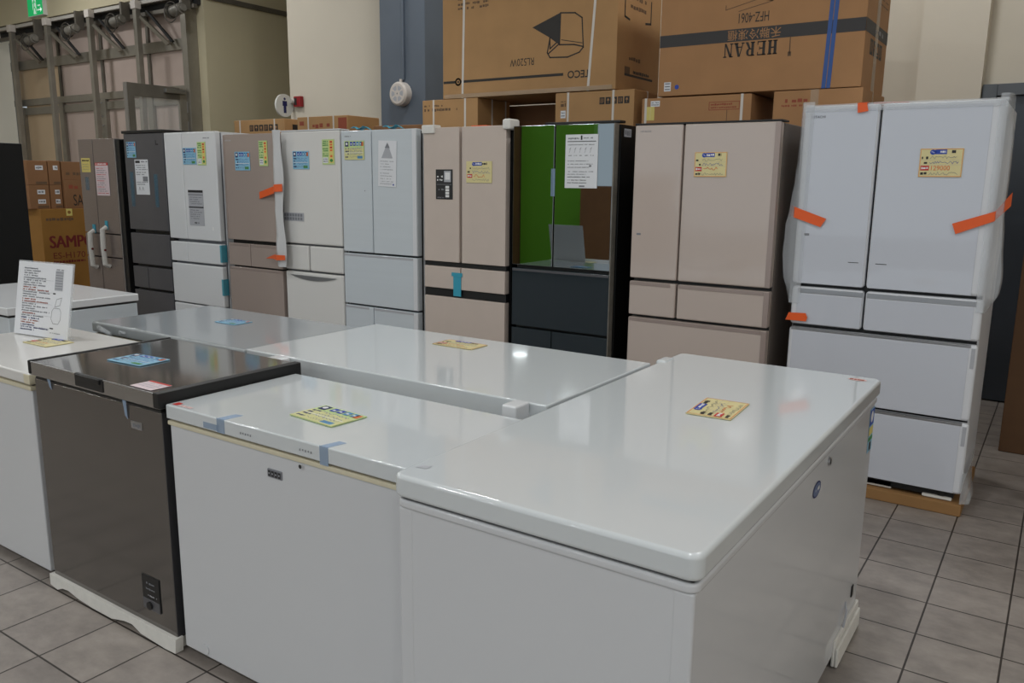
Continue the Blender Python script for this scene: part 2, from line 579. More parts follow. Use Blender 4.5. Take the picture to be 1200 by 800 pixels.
# overhead rail of the sliding posts
rail = MB()
rail.box(-14.6, -9.45, 6.70, 6.86, 3.80, 3.86, M['aluminium_dk'], bev=.004)
rail.box(-14.6, -9.45, 6.662, 6.70, 3.79, 3.835, mat('bright_rail_edge', (196, 192, 184), .35), bev=.004)
rail.box(-14.6, -9.45, 6.74, 6.80, 3.66, 3.71, M['aluminium_dk'], bev=.004)
rail.box(-14.6, -9.45, 6.80, 6.86, 3.71, 3.80, M['seam'])
tag(rail.build('overhead_rail'), 'long grey overhead rail under the exit sign with a thin bright edge', 'rail')
WHERE = ['at the cream wall end of the rail', 'straight below the exit sign', 'second to the right of the exit sign', 'behind the open door leaf']
for i, px in enumerate(PX[:4]):
    r = root('gate_post', 'aluminium gate post hanging from the rail, ' + WHERE[i], 'post', (px * .9735, 6.62, 0), group='gate posts under the overhead rail')
    MB().box(-.038, .038, -.035, .035, 0.02, 3.76, M['aluminium'], bev=.006).build('upright', r)
    MB().box(-.055, .055, -.05, .0395, 3.725, 3.83, M['offwhite'], bev=.008).build('rail_bracket', r)
    b = MB()
    b.prism([(.03, .0, 3.62), (.08, .0, 3.64), (.42, .17, 3.29), (.36, .17, 3.27)], (0, .03, 0), M['aluminium'])
    b.prism([(.13, .04, 3.70), (.17, .04, 3.70), (.50, .17, 3.31), (.46, .17, 3.30)], (0, .03, 0), M['seam'])
    b.build('brace', r)
    MB().box(-.06, .06, -.05, .05, 0, .025, M['aluminium_dk'], bev=.004).build('foot_plate', r)
WH2 = ['above the third post from the cream wall', 'above the post under the exit sign', 'above the post behind the open door leaf', 'beside the end jamb of the rail']
for i, (px, zz) in enumerate(((-11.87, 3.56), (-13.01, 3.52), (-10.74, 3.57), (-9.42, 3.58))):
    r = root('chain_hoist', 'small grey chain hoist with hanging chain loop, ' + WH2[i], 'hoist', (px, 6.49, zz), group='chain hoists along the overhead rail')
    MB().cyl((-.10, 0, 0), (.09, 0, 0.02), .065, M['motor'], seg=18).cyl((.09, 0, .02), (.125, 0, .025), .045, M['motor']).build('motor', r)
    MB().box(-.02, .02, .05, .1732, .03, 3.83 - zz, M['aluminium_dk'], bev=.004).build('hanger', r)
    MB().cyl((-.15, 0, 0), (-.11, 0, 0), .085, M['chain'], seg=20).build('chain_wheel', r)
    MB().tube([(-.13 + .02 * math.cos(t), -.03 + .02 * math.sin(t), -.06 + .13 * math.sin(t)) if False else (-.02 + .13 * math.cos(t), -.085, -.03 + .12 * math.sin(t)) for t in [2 * PI * k / 24 for k in range(24)]], .007, M['chain'], closed=True, seg=6).build('chain_loop', r)
jm = MB()
jm.box(-9.66, -9.55, 6.68, 6.85, 0, 3.80, M['aluminium'], bev=.008)
structure(jm.build('trim_2'))
pj = MB().box(-14.27, -14.19, 6.76, 6.84, 0, 3.62, M['frame_slate'], bev=.006)
structure(pj.build('trim_3'))

# open glazed door leaf
d2 = MB()
YA, YE, ZT = 5.84, 6.66, 2.68
d2.box(-.03, .03, 0, .10, .02, ZT, M['aluminium_dk'], bev=.004)
d2.box(-.031, .031, -.004, .012, .02, ZT, M['silver'], bev=.003)
d2.box(-.025, .025, YE - YA - .10, YE - YA, .02, ZT, M['aluminium'], bev=.004)
d2.box(-.025, .025, .10, YE - YA - .09, ZT - .15, ZT, M['aluminium_dk'], bev=.004)
d2.box(-.025, .025, .09, YE - YA - .08, .02, .22, M['aluminium_dk'], bev=.004)
d2 = structure(d2.build('door_2', loc=(-9.62, YA, 0)))
MB().box(-.004, .004, .088, YE - YA - .078, .20, ZT - .11, mat('clear_door_glass', (235, 240, 240), 0.03, alpha=0.12)).build('door_glass', d2)
for z in (2.45, 2.2, 1.2, .3):
    MB().cyl((.0, YE - YA + .012, z - .07), (.0, YE - YA + .012, z + .07), .014, M['silver']).build('hinge', d2)
MB().box(.025, .075, .50, .78, ZT - .08, ZT - .03, M['silver'], bev=.005).build('door_closer', d2)

# exit sign
r = root('exit_sign', 'lit green exit sign with running figure above the rail', 'sign', (-13.075, 6.62, 3.888))
MB().box(-.225, .225, 0, .062, 0, .34, M['sign_white'], bev=.006).build('sign_case', r)
e = Flat((-.215, -.001, .01), (1, 0, 0), (0, 0, 1))
e.q(0, 0, .43, .32, M['exit_green'])
e.q(.15, .02, .25, .30, M['exit_white'], .0006)
e.disc(.205, .25, .022, .022, M['exit_green'], .0012)
e.line([(.2, .22), (.19, .13), (.165, .07), (.155, .03)], .022, M['exit_green'], .0012)
e.line([(.19, .13), (.225, .09), (.235, .04)], .022, M['exit_green'], .0012)
e.line([(.2, .21), (.235, .17)], .016, M['exit_green'], .0012)
e.line([(.2, .21), (.165, .17)], .016, M['exit_green'], .0012)
e.line([(.28, .07), (.38, .07)], .02, M['exit_white'], .0006)
e.pg([(.36, .03), (.41, .07), (.36, .11)], M['exit_white'], .0006)
e.line([(.30, .13), (.36, .13)], .018, M['exit_white'], .0006)
e.build('sign_face', r)

# horn and conduit on the slate pillar
r = root('alarm_sounder', 'round off-white sounder on the slate pillar', 'alarm', (-5.585, 6.3, 2.385))
MB().cyl((0, 0, 0), (0, -.07, 0), .115, M['offwhite'], r1=.112, seg=36).cyl((0, -.07, 0), (0, -.085, 0), .112, M['offwhite'], r1=.095, seg=36).build('housing', r)
g = Flat((0, -.0855, 0), (1, 0, 0), (0, 0, 1))
for k in range(6):
    a = k * PI / 3
    pts = [(rr * math.cos(a + t), rr * math.sin(a + t)) for rr, ts in ((.035, (-.35, 0, .35)), (.075, (.38, 0, -.38))) for t in ts]
    g.pg(pts, M['p_lgrey'])
g.disc(0, 0, .008, .008, M['p_grey'])
g.build('grille', r)
MB().cyl((0, -.03, .11), (0, -.03, .14), .014, M['offwhite']).build('cable_gland', r)
tag(MB().cyl((-5.565, 6.285, 2.52), (-5.565, 6.285, ZC), .015, M['slate']).build('conduit_pipe'), 'thin vertical conduit pipe running up the slate pillar', 'pipe')

# toilet flag sign, fire alarm
r = root('toilet_sign', 'round white flag sign with a blue man figure on the cream wall corner', 'sign', (-7.80, 6.71, 2.40))
MB().cyl((-.012, 0, 0), (.012, 0, 0), .13, M['sign_white'], seg=40).build('sign_disc', r)
MB().box(-.01, .01, .12, .145, -.05, .05, M['silver']).build('wall_bracket', r)
g = Flat((.0125, 0, 0), (0, 1, 0), (0, 0, 1))
g.disc(0, .075, .015, .015, M['p_navy'])
g.pg([(-.032, .052), (.032, .052), (.034, -.005), (.02, -.005), (.02, -.085), (-.02, -.085), (-.02, -.005), (-.034, -.005)], M['p_navy'])
g.build('figure', r)
r = root('fire_alarm', 'small red fire alarm call box on the cream wall', 'alarm', (-7.68, YB, 2.45))
MB().box(-.06, .06, -.05, 0, -.06, .06, M['alarm_red'], bev=.008).build('housing', r)
MB().cyl((-.06, -.025, .01), (-.085, -.06, .01), .032, M['offwhite'], seg=20).build('bell', r)
MB().box(-.045, -.005, -.053, -.05, -.04, .04, M['ink']).build('plate', r)


# ------------------------------------------------------------------ ceiling lamps
def lamp(x, y, label):
    r = root('ceiling_lamp', label, 'lamp', (x, y, ZC), group='round ceiling lamps')
    MB().cyl((0, 0, -.06), (0, 0, 0), .22, M['offwhite'], r1=.20, seg=28).build('lamp_body', r)
    MB().cyl((0, 0, -.075), (0, 0, -.06), .19, M['lampglow'], seg=28).build('diffuser', r)
    L = bpy.data.lights.new('lamp_light', 'AREA')
    L.shape = 'DISK'
    L.size = 0.4
    L.energy = LAMP_W
    L.color = (0.95, 0.98, 1.0)
    lo = bpy.data.objects.new('lamp_light', L)
    COL.objects.link(lo)
    lo.parent = r
    lo.location = (0, 0, -.09)


for x in (-11.5, -8.0, -4.5, -1.0, 2.5, 6.0):  # right-hand columns added to brighten the largest freezer's aisle side
    for y in (-9.0, -5.5, -2.0, 1.5, 5.2):
        if x > 2 and y > 4:
            continue
        lamp(x, y, 'round white lamp fixed to the ceiling of the shop')


# ------------------------------------------------------------------ cards and papers
RNG = random.Random(7)


def placed(name, label, cat, O, U, V, group=None):
    U, V = Vector(U).normalized(), Vector(V).normalized()
    V = (V - U * V.dot(U)).normalized()
    N = U.cross(V)
    o = bpy.data.objects.new(name, None)
    o.empty_display_size = .05
    COL.objects.link(o)
    o.matrix_world = Matrix(((U.x, V.x, N.x, O[0]), (U.y, V.y, N.y, O[1]), (U.z, V.z, N.z, O[2]), (0, 0, 0, 1)))
    return tag(o, label, cat, group)


def price_card(label, O, U, V, w, h, style='yellow', seed=1, group='price cards', red=True, price=None):
    """O is the card's lower left corner, U to its right, V to its top"""
    rng = random.Random(seed)
    r = placed('price_card', label, 'card', O, U, V, group)
    bgm = {'yellow': M['yellow'], 'blue': M['bluecard'], 'green': M['greencard'], 'bluelemon': M['greencard']}[style]
    MB().box(0, w, 0, h, .0006, .0032, bgm).build('card', r, smooth=False)
    g = Flat((0, 0, .0033))
    if style == 'yellow':
        if red:
            g.line([(.003, .003), (w - .003, .003), (w - .003, h - .003), (.003, h - .003)], .0018, M['p_orange'], closed=True)
        g.disc(w * .30, h * .87, w * .07, h * .09, M['p_blue'], .0003)
        g.text('∿', w * .26, h * .84, w * .34, h * .90, M['p_white'], n=.0006)
        g.q(w * .35, h * .80, w * .62, h * .96, M['p_blue'], .0003)
        g.dashes(w * .37, h * .83, w * .60, h * .93, M['p_white'], rng, .0006)
        g.dashes(w * .63, h * .82, w * .82, h * .94, M['p_black'], rng, .0003)
        for k, vv in enumerate((.62, .45, .26, .07)):
            if k == 2:
                g.q(w * .04, h * .23, w * .24, h * .40, M['p_red'], .0003)
                g.dashes(w * .06, h * .27, w * .22, h * .36, M['p_white'], rng, .0006)
                if price:
                    g.text(price, w * .29, h * .235, w * .72, h * .40, M['p_orange'], n=.0003)
                else:
                    g.scribble(w * .30, h * .24, w * .72, h * .40, M['p_orange'], rng, .0024, .0003)
            else:
                g.dashes(w * .05, h * vv, w * .20, h * (vv + .10), M['p_black'], rng, .0003)
                g.scribble(w * .24, h * vv, w * rng.uniform(.8, .94), h * (vv + .11), M['p_blue'] if k == 1 else M['p_grey'], rng, .0014, .0003)
        g.q(w * .03, h * .595, w * .97, h * .600, M['p_lgrey'], .0002)
        g.q(w * .03, h * .425, w * .97, h * .430, M['p_lgrey'], .0002)
    elif style in ('blue', 'bluelemon'):
        if style == 'bluelemon':
            g.q(0, 0, w, h * .62, mat('lemon_print', (212, 210, 150), .5), .0001)
        g.q(w * .05, h * .70, w * .22, h * .96, M['p_navy'], .0003)
        g.disc(w * .135, h * .84, w * .05, h * .07, M['p_white'], .0006)
        for k in range(4):
            u = w * (.30 + .16 * k)
            g.q(u, h * .74, u + w * .12, h * .95, M['p_blue'] if k < 2 else M['p_cyan'], .0003)
            g.q(u + w * .03, h * .80, u + w * .09, h * .86, M['p_white'], .0006)
        g.q(w * .86, h * .72, w * .97, h * .93, M['p_orange'], .0003)
        for vv in (.54, .40, .26, .10):
            g.dashes(w * .06, h * vv, w * .24, h * (vv + .09), M['p_navy'], rng, .0003)
            g.scribble(w * .28, h * vv, w * .9, h * (vv + .10), M['p_blue'] if vv > .2 else M['p_grey'], rng, .0014, .0003)
        g.q(w * .04, h * .36, w * .96, h * .385, M['p_white'], .0002)
        g.q(w * .66, h * .06, w * .92, h * .2, M['p_green'] if style == 'blue' else M['p_cyan'], .0002)
    else:
        for vv in (.90, .82, .74, .60, .52, .40, .32):
            g.dashes(w * .06, h * vv, w * .52, h * (vv + .05), M['p_green'], rng, .0003)
        g.q(w * .06, h * .06, w * .48, h * .28, M['paper'], .0002)
        g.dashes(w * .09, h * .10, w * .44, h * .16, M['p_grey'], rng, .0003)
        g.dashes(w * .09, h * .19, w * .44, h * .25, M['p_grey'], rng, .0003)
        g.q(w * .58, h * .06, w * .94, h * .96, M['note'], .0002)
        for k in range(4):
            g.q(w * .66, h * (.86 - k * .11), w * .86, h * (.93 - k * .11), M['p_red'] if k % 2 == 0 else M['p_orange'], .0003)
        g.disc(w * .76, h * .16, w * .13, h * .065, M['p_green'], .0003)
        g.disc(w * .76, h * .33, w * .10, h * .05, M['p_orange'], .0003)
    g.build('printing', r)
    return r


def sheet_paper(name, label, O, U, V, w, h, m, draw, cat='paper', group=None, thick=.0016):
    r = placed(name, label, cat, O, U, V, group)
    MB().box(0, w, 0, h, .0006, thick, m).build('sheet', r, smooth=False)
    g = Flat((0, 0, thick + .0001))
    draw(g, w, h)
    g.build('printing', r)
    return r


X_, Y_, Z_ = (1, 0, 0), (0, 1, 0), (0, 0, 1)


# ------------------------------------------------------------------ refrigerators
def fridge(label, x0, x1, yf, top, panels, body_m, front_m, depth=.68, name='refrigerator', gap_m=None, frame=None, bev=.008, base=.0, group='refrigerators in the row', thick=.05):
    """panels: (part name, xa, xb, za, zb[, material]) in room metres on the front plane"""
    r = root(name, label, 'refrigerator', (x0, yf, 0), group=group)
    W = x1 - x0
    b = MB()
    b.box(.004, W - .004, thick + .012, depth, base + .045, top - .008, body_m, bev=.006)
    b.box(.012, W - .012, thick - .004, thick + .013, base + .06, top - .015, gap_m or M['black'])
    b.build('cabinet', r)
    pl = MB()
    pl.box(.03, W - .03, .03, depth - .02, base + .012, base + .046, M['black'])
    pl.build('plinth', r)
    for fx in (.06, W - .06):
        for fy in (.07, depth - .07):
            MB().cyl((fx, fy, base), (fx, fy, base + .014), .022, M['rubber']).build('foot', r)
    parts = []
    for p in panels:
        nm, xa, xb, za, zb = p[:5]
        m = p[5] if len(p) > 5 else front_m
        o = MB().box(xa - x0, xb - x0, 0, thick, za, zb, m, bev=bev, seg=3).build(nm, r)
        parts.append(o)
    return r, parts


def strip(r, name, x0, yf, xa, xb, za, zb, m, y0=-.002, y1=.02, bev=.001):
    return MB().box(xa - x0, xb - x0, y0, y1, za, zb, m, bev=bev).build(name, r)


def brand_text(r, s, x0, xa, xb, za, zb, m, y=-.0004):
    g = Flat((0, y, 0), X_, Z_)
    g.text(s, xa - x0, za, xb - x0, zb, m)
    return g.build('brand_lettering', r)


# white three-row refrigerator nearest the door
K = 4.25 / 4.19


def kx(x):
    return x * K


def kz(z):
    return 1.55 + (z - 1.55) * K


HX0, HX1, HY = kx(-1.132), kx(-0.279), 4.25
pn = []
for nm, xa, xb, za, zb in (('door', -1.130, -.7885, 1.067, 1.926), ('door', -.7805, -.284, 1.067, 1.926), ('drawer', -1.126, -.785, .862, 1.053), ('drawer', -.7775, -.280, .862, 1.053),
                           ('drawer', -1.126, -.279, .486, .845), ('drawer', -1.124, -.277, .128, .475)):
    pn.append((nm, kx(xa), kx(xb), kz(za), kz(zb)))
hr, hp = fridge('white glass refrigerator in loose plastic film with orange tapes, standing on a cardboard tray', HX0, HX1, HY, kz(1.926), pn, M['pearlframe'], M['pearlframe'], depth=.70, base=.062, bev=.016)
for o, (nm, xa, xb, za, zb) in zip(hp, pn):
    big = (xb - xa) > .6
    li = .03 if (xa < HX0 + .03) else .008
    ri = .05 if xb > HX1 - .03 else .008
    if nm == 'door':
        MB().box(xa - HX0 + li, xb - HX0 - ri, -.003, .01, za + .004, zb - .018, M['pearl'], bev=.001).build('glass_panel', o)
    elif not big:
        MB().box(xa - HX0 + li, xb - HX0 - ri * .7, -.003, .01, za + .006, zb - .036, M['pearl'], bev=.001).build('glass_panel', o)
        MB().box(xa - HX0 + li, xb - HX0 - ri * .5, -.0015, .01, zb - .033, zb - .008, M['silver'], bev=.001).build('handle_strip', o)
    else:
        MB().box(xa - HX0 + .02, xb - HX0 - .035, -.003, .01, za + .006, zb - .016, M['pearl'], bev=.001).build('glass_panel', o)
        MB().box(xa - HX0 + .012, xb - HX0 - .03, -.002, .02, zb - .013, zb - .001, M['silver'], bev=.001).build('handle_strip', o)
        MB().box(xb - HX0 - .026, xb - HX0 - .010, -.0017, .02, zb - .11, zb - .015, M['p_lgrey'], bev=.001).build('handle_recess', o)
brand_text(hr, 'HITACHI', HX0, kx(-1.093), kx(-1.030), kz(1.868), kz(1.880), M['p_black'], -.0036)
g = Flat((0, -.0036, 0), X_, Z_)
g.q(kx(-.869) - HX0, kz(1.186), kx(-.822) - HX0, kz(1.189), M['p_black'])
g.q(kx(-.746) - HX0, kz(1.186), kx(-.696) - HX0, kz(1.189), M['p_black'])
g.q(kx(-1.087) - HX0, kz(1.307), kx(-1.062) - HX0, kz(1.318), M['p_grey'])
g.build('touch_marks', hr)
MB().box(.02, .56, .03, .10, .0635, .10, M['foam'], bev=.004).build('foam_block', hr)
MB().box(.70, .83, .02, .10, .0635, .080, M['foam'], bev=.004).build('foam_block', hr)
MB().cyl((.78, .05, .080), (.78, .05, .105), .028, M['black']).build('levelling_foot', hr)


def film_flap(sgn, prof, zs, back=.30, front=.05, name='plastic_film'):
    grid = []
    edge = 0.0 if sgn < 0 else HX1 - HX0
    rg = random.Random(3 if sgn < 0 else 4)
    for z, e in zip(zs, prof):
        wob = rg.uniform(-.004, .004)
        row = [(edge - sgn * front, -.006, z), (edge + sgn * .002, -.008 + wob, z), (edge + sgn * (e + .004), .02 + wob, z), (edge + sgn * (e + .006), .10 + wob * 3, z), (edge + sgn * (e * .7 + .006), .2, z), (edge + sgn * .006, back, z)]
        grid.append(row)
    return MB().sheet(grid, .0012, M['film']).build(name, hr)


def lerp_prof(keys, n):
    zs = [keys[0][0] + (keys[-1][0] - keys[0][0]) * i / (n - 1) for i in range(n)]
    out = []
    for z in zs:
        for (za, ea), (zb, eb) in zip(keys[:-1], keys[1:]):
            if (za - z) * (zb - z) <= 1e-9:
                t = (z - za) / (zb - za)
                t = t * t * (3 - 2 * t)
                out.append(ea + (eb - ea) * t)
                break
    return zs, out


zs, pr = lerp_prof([(1.950, .010), (1.75, .012), (1.60, .020), (1.44, .036), (1.34, .052), (1.20, .056), (1.10, .045), (1.0, .016), (.96, .006)], 26)
film_flap(-1, pr, zs)
zs, pr = lerp_prof([(1.955, .010), (1.75, .026), (1.60, .028), (1.44, .026), (1.30, .036), (1.14, .050), (1.08, .046), (1.02, .024), (.99, .006)], 26)
film_flap(1, pr, zs, front=.03)
zs, pr = lerp_prof([(.22, .012), (.16, .022), (.10, .040), (.066, .034)], 8)
film_flap(1, pr, zs, back=.45, front=.0, name='plastic_film')
ft = MB()
grid = []
rg = random.Random(9)
for i in range(16):
    x = (HX1 - HX0) * i / 15
    grid.append([(x, -.006, kz(1.926) - .03), (x, -.008, kz(1.926) - .004), (x, .02 + rg.uniform(-.004, .004), kz(1.926) + .006 + rg.uniform(0, .004)), (x, .16, kz(1.926) + .004 + rg.uniform(0, .004))])
ft.sheet(grid, .0012, M['film'])
ft.build('plastic_film', hr)


def front_tape(pts, back=None, name='packing_tape', y=-.014, m=None):
    """pts on the front plane (room x, z); back: extra far edge points (x, y, z)"""
    m = m or M['orange']
    P = [(kx(x) - HX0, y, kz(z)) for x, z in pts]
    t = MB().prism(P, (0, .0008, 0), m)
    if back:
        t.prism([P[0], P[1]] + [(kx(x) - HX0, yy, kz(z)) for x, yy, z in back], (.0008, 0, 0), m)
    return t.build(name, hr)


front_tape([(-1.140, 1.446), (-1.140, 1.394), (-1.010, 1.351), (-.985, 1.392)], [(-1.186, .10, 1.398), (-1.186, .10, 1.452)])
front_tape([(-.278, 1.448), (-.278, 1.405), (-.422, 1.343), (-.440, 1.389)], [(-.228, .10, 1.47), (-.228, .10, 1.53)])
front_tape([(-.888, 1.930), (-.846, 1.930), (-.838, 1.893), (-.884, 1.886)], [(-.846, .04, 1.938), (-.888, .04, 1.938)])
front_tape([(-1.130, .918), (-1.144, .880), (-1.042, .880), (-1.036, .900), (-1.046, .922)], [(-1.142, .05, .87), (-1.135, .05, .915)])
MB().box(kx(-.83) - HX0, kx(-.68) - HX0, .05, .09, kz(1.926) + .006, kz(1.926) + .009, M['orange']).build('packing_tape', hr)
tag(MB().box(kx(-1.15), kx(-.268), 4.245, 4.93, 0.0, .060, mat('tray_cardboard', (150, 112, 68), 0.75, vary=.05), bev=.008).build('cardboard_tray'), 'shallow cardboard tray under the white film-wrapped refrigerator', 'tray')
price_card('yellow price card on the right door of the film-wrapped white refrigerator', (kx(-.601), HY - .004, kz(1.594)), X_, Z_, .178, .128, seed=2, price='129000')

# champagne refrigerator
r, ps = fridge('wide champagne glass refrigerator left of the film-wrapped white one', -2.04, -1.236, 4.2, 1.866,
               [('door', -2.036, -1.757, 1.027, 1.862), ('door', -1.747, -1.240, 1.027, 1.862), ('drawer', -2.036, -1.757, .818, 1.009), ('drawer', -1.745, -1.240, .818, 1.009),
                ('drawer', -2.036, -1.240, .44, .803), ('drawer', -2.036, -1.240, .10, .43)], M['taupe_side'], M['beigegl'], gap_m=M['black'])
x0 = -2.04
strip(r, 'top_trim', x0, 4.2, -2.038, -1.238, 1.863, 1.872, M['black'], .002, .12)
for o, (xa, xb, za, zb) in zip(ps, ((-2.036, -1.757, 1.027, 1.862), (-1.747, -1.240, 1.027, 1.862), (-2.036, -1.757, .818, 1.009), (-1.745, -1.240, .818, 1.009), (-2.036, -1.240, .44, .803), (-2.036, -1.240, .1, .43))):
    if xb > -1.3:
        strip(o, 'edge_trim', x0, 4.2, -1.268, -1.2405, za + .003, zb - .003, M['beigetrim'], -.003, .02)
    if zb < 1.1:
        strip(o, 'handle_strip', x0, 4.2, xa + .006, xb - .03, zb - .022, zb - .002, M['beigetrim'], -.002, .02)
brand_text(r, 'HITACHI', x0, -2.003, -1.941, 1.824, 1.834, M['p_grey'])
strip(r, 'sensor', x0, 4.2, -2.004, -1.978, 1.268, 1.279, M['p_grey'], -.0015, .01)
price_card('yellow price card on the champagne refrigerator door left of the film-wrapped one', (-1.683, 4.199, 1.588), X_, Z_, .177, .128, seed=3)

# black mirror refrigerator
r, ps = fridge('black mirror glass refrigerator with a white leaflet on its door', -2.847, -2.15, 4.2, 1.885,
               [('door', -2.843, -2.553, 1.05, 1.88), ('door', -2.546, -2.166, 1.05, 1.88), ('drawer', -2.843, -2.166, .67, 1.03, M['blacksm']), ('drawer', -2.843, -2.552, .40, .655, M['blacksm']),
                ('drawer', -2.546, -2.166, .40, .655, M['blacksm']), ('drawer', -2.843, -2.166, .10, .39, M['blacksm'])], M['blackside'], M['blackgl'], bev=.003)
x0 = -2.847
strip(r, 'edge_trim', x0, 4.2, -2.166, -2.160, .10, 1.88, M['motor'], -.001, .05)
strip(r, 'handle_strip', x0, 4.2, -2.840, -2.17, 1.012, 1.026, M['charcoal'], -.002, .02)
strip(r, 'packing_tape', x0, 4.2, -2.572, -2.545, 1.47, 1.63, M['ltape'], -.0012, .0)
strip(r, 'hinge_cover', x0, 4.2, -2.66, -2.16, 1.885, 1.90, M['black'], .06, .13, .004)
g = Flat((-2.15 - x0 - .003, .10, 1.81), Y_, Z_)
g.q(0, 0, .09, .045, M['p_lgrey'])
g.dashes(.008, .008, .08, .038, M['p_grey'], RNG, .0004)
g.build('rating_sticker', r)


def leaflet(g, w, h):
    rng = random.Random(21)
    g.q(w * .47, h * .90, w * .52, h * .98, M['p_black'])
    g.dashes(w * .08, h * .91, w * .42, h * .945, M['p_grey'], rng)
    g.dashes(w * .56, h * .92, w * .85, h * .945, M['p_grey'], rng)
    g.q(w * .06, h * .865, w * .94, h * .878, M['p_black'])
    for k in range(5):
        g.line([(w * (.12 + .16 * k), h * .66), (w * (.17 + .16 * k), h * .76), (w * (.12 + .16 * k), h * .72)], .0016, M['p_grey'])
        g.dashes(w * (.1 + .17 * k), h * .60, w * (.2 + .17 * k), h * .62, M['p_grey'], rng)
    for vv in (.80, .50, .44, .38, .30, .25, .20, .14, .09):
        g.dashes(w * .08, h * vv, w * rng.uniform(.6, .92), h * (vv + .018), M['p_grey'] if vv > .2 else M['p_black'], rng)
    g.disc(w * .78, h * .415, w * .04, h * .02, M['p_grey'])
    g.q(w * .45, h * .02, w * .62, h * .05, M['p_grey'])


sheet_paper('leaflet', 'white printed leaflet on the black mirror refrigerator', (-2.476, 4.199, 1.520), X_, Z_, .213, .302, M['paper'], leaflet, 'leaflet')

# champagne refrigerator with black side
r, ps = fridge('matt champagne refrigerator with black bands and a teal tape between its drawers', -3.557, -2.888, 4.2, 1.893,
               [('door', -3.553, -3.259, 1.03, 1.888), ('door', -3.238, -2.897, 1.03, 1.888), ('drawer', -3.553, -3.252, .853, .998), ('drawer', -3.244, -2.897, .853, .998),
                ('drawer', -3.553, -2.897, .45, .798), ('drawer', -3.553, -2.897, .10, .40)], M['blackside'], M['beigemt'], gap_m=M['black'], bev=.004)
x0 = -3.557
strip(r, 'handle_band', x0, 4.2, -3.552, -2.895, 1.000, 1.028, M['black'], .012, .05)
strip(r, 'handle_band', x0, 4.2, -3.552, -2.895, .800, .851, M['black'], .012, .05)
strip(r, 'packing_tape', x0, 4.2, -3.305, -3.242, .81, .955, M['teal'], -.004, .0)
strip(r, 'packing_tape', x0, 4.2, -3.318, -3.23, .94, .965, M['teal'], -.006, -.004)
fm = MB()
fm.box(.640, .702, -.02, .09, 1.862, 1.925, M['foam'], bev=.014)
fm.build('foam_corner', r)
fm = MB()
fm.box(.0, .105, -.014, .06, 1.852, 1.905, M['foam'], bev=.006)
fm.build('foam_corner', r)
strip(r, 'packing_tape', x0, 4.2, -3.20, -3.08, 1.888, 1.897, M['orange'], .05, .12)


def sticker_bw(g, w, h):
    rng = random.Random(5)
    g.q(w * .50, h * .58, w * .90, h * .95, M['p_lgrey'])
    g.q(w * .56, h * .66, w * .84, h * .90, M['p_white'], .0003)
    g.dashes(w * .08, h * .72, w * .42, h * .80, M['p_white'], rng)
    g.dashes(w * .08, h * .62, w * .42, h * .68, M['p_white'], rng)
    g.q(w * .06, h * .49, w * .94, h * .505, M['p_grey'])
    for k in range(4):
        g.q(w * .58, h * (.07 + .10 * k), w * .80, h * (.15 + .10 * k), M['p_white'])
    g.dashes(w * .1, h * .3, w * .5, h * .36, M['p_grey'], rng)
    g.dashes(w * .1, h * .04, w * .5, h * .08, M['p_grey'], rng)


sheet_paper('feature_sticker', 'black and white feature sticker on the matt champagne refrigerator', (-3.448, 4.199, 1.435), X_, Z_, .138, .190, M['p_black'], sticker_bw, 'sticker')
price_card('yellow price card on the matt champagne refrigerator with black bands', (-3.198, 4.199, 1.543), X_, Z_, .198, .132, seed=4, red=False)

# ice white glass refrigerator
r, ps = fridge('ice white glass refrigerator with blue tape scraps on top and a hanging leaflet', -4.312, -3.600, 4.2, 1.892,
               [('door', -4.308, -4.021, 1.050, 1.888), ('door', -4.014, -3.612, 1.050, 1.888), ('drawer', -4.308, -3.612, .676, 1.038), ('drawer', -4.308, -4.03, .40, .664),
                ('drawer', -4.024, -3.612, .40, .664), ('drawer', -4.308, -3.612, .10, .39)], M['white'], M['icegl'], gap_m=M['seam'], bev=.006)
x0 = -4.312
for o, za, zb in zip((ps[1], ps[2], ps[4], ps[5]), (1.05, .676, .40, .10), (1.888, 1.038, .664, .39)):
    strip(o, 'edge_trim', x0, 4.2, -3.650, -3.614, za + .004, zb - .004, M['pearlframe'], -.003, .02)
for o, (xa, xb, zb) in zip(ps[2:], ((-4.308, -3.612, 1.038), (-4.308, -4.03, .664), (-4.024, -3.612, .664), (-4.308, -3.612, .39))):
    strip(o, 'handle_strip', x0, 4.2, xa + .006, xb - .04, zb - .020, zb - .004, M['p_lgrey'], -.0015, .02)
bl = MB()
for cx in (.14, .44):
    bl.sheet([[(cx - .05 + .03 * i, .01 + .03 * j, 1.893 + .012 + .012 * math.sin(i * 2 + j)) for j in range(4)] for i in range(5)], .002, M['teal'])
bl.build('packing_tape', r)
g = Flat((0, -.0005, 0), X_, Z_)
g.dashes(-4.277 - x0, 1.845, -4.21 - x0, 1.852, M['p_grey'], RNG)
g.q(-4.09 - x0, 1.475, -4.082 - x0, 1.482, M['p_grey'])
g.build('print_marks', r)
price_card('pale green and blue card on the ice white glass refrigerator', (-4.272, 4.199, 1.690), X_, Z_, .190, .128, style='bluelemon', seed=5)


def tri_leaflet(g, w, h):
    rng = random.Random(6)
    g.pg([(w * .18, h * .62), (w * .80, h * .62), (w * .50, h * .96)], M['p_lgrey'])
    g.pg([(w * .36, h * .84), (w * .64, h * .84), (w * .50, h * .96)], M['p_grey'], .0003)
    for vv in (.54, .48, .42, .36, .28, .22, .16, .10, .05):
        g.dashes(w * .12, h * vv, w * rng.uniform(.6, .92), h * (vv + .025), M['p_lgrey'], rng)
    g.disc(w * .85, h * .05, w * .04, h * .02, M['p_blue'])


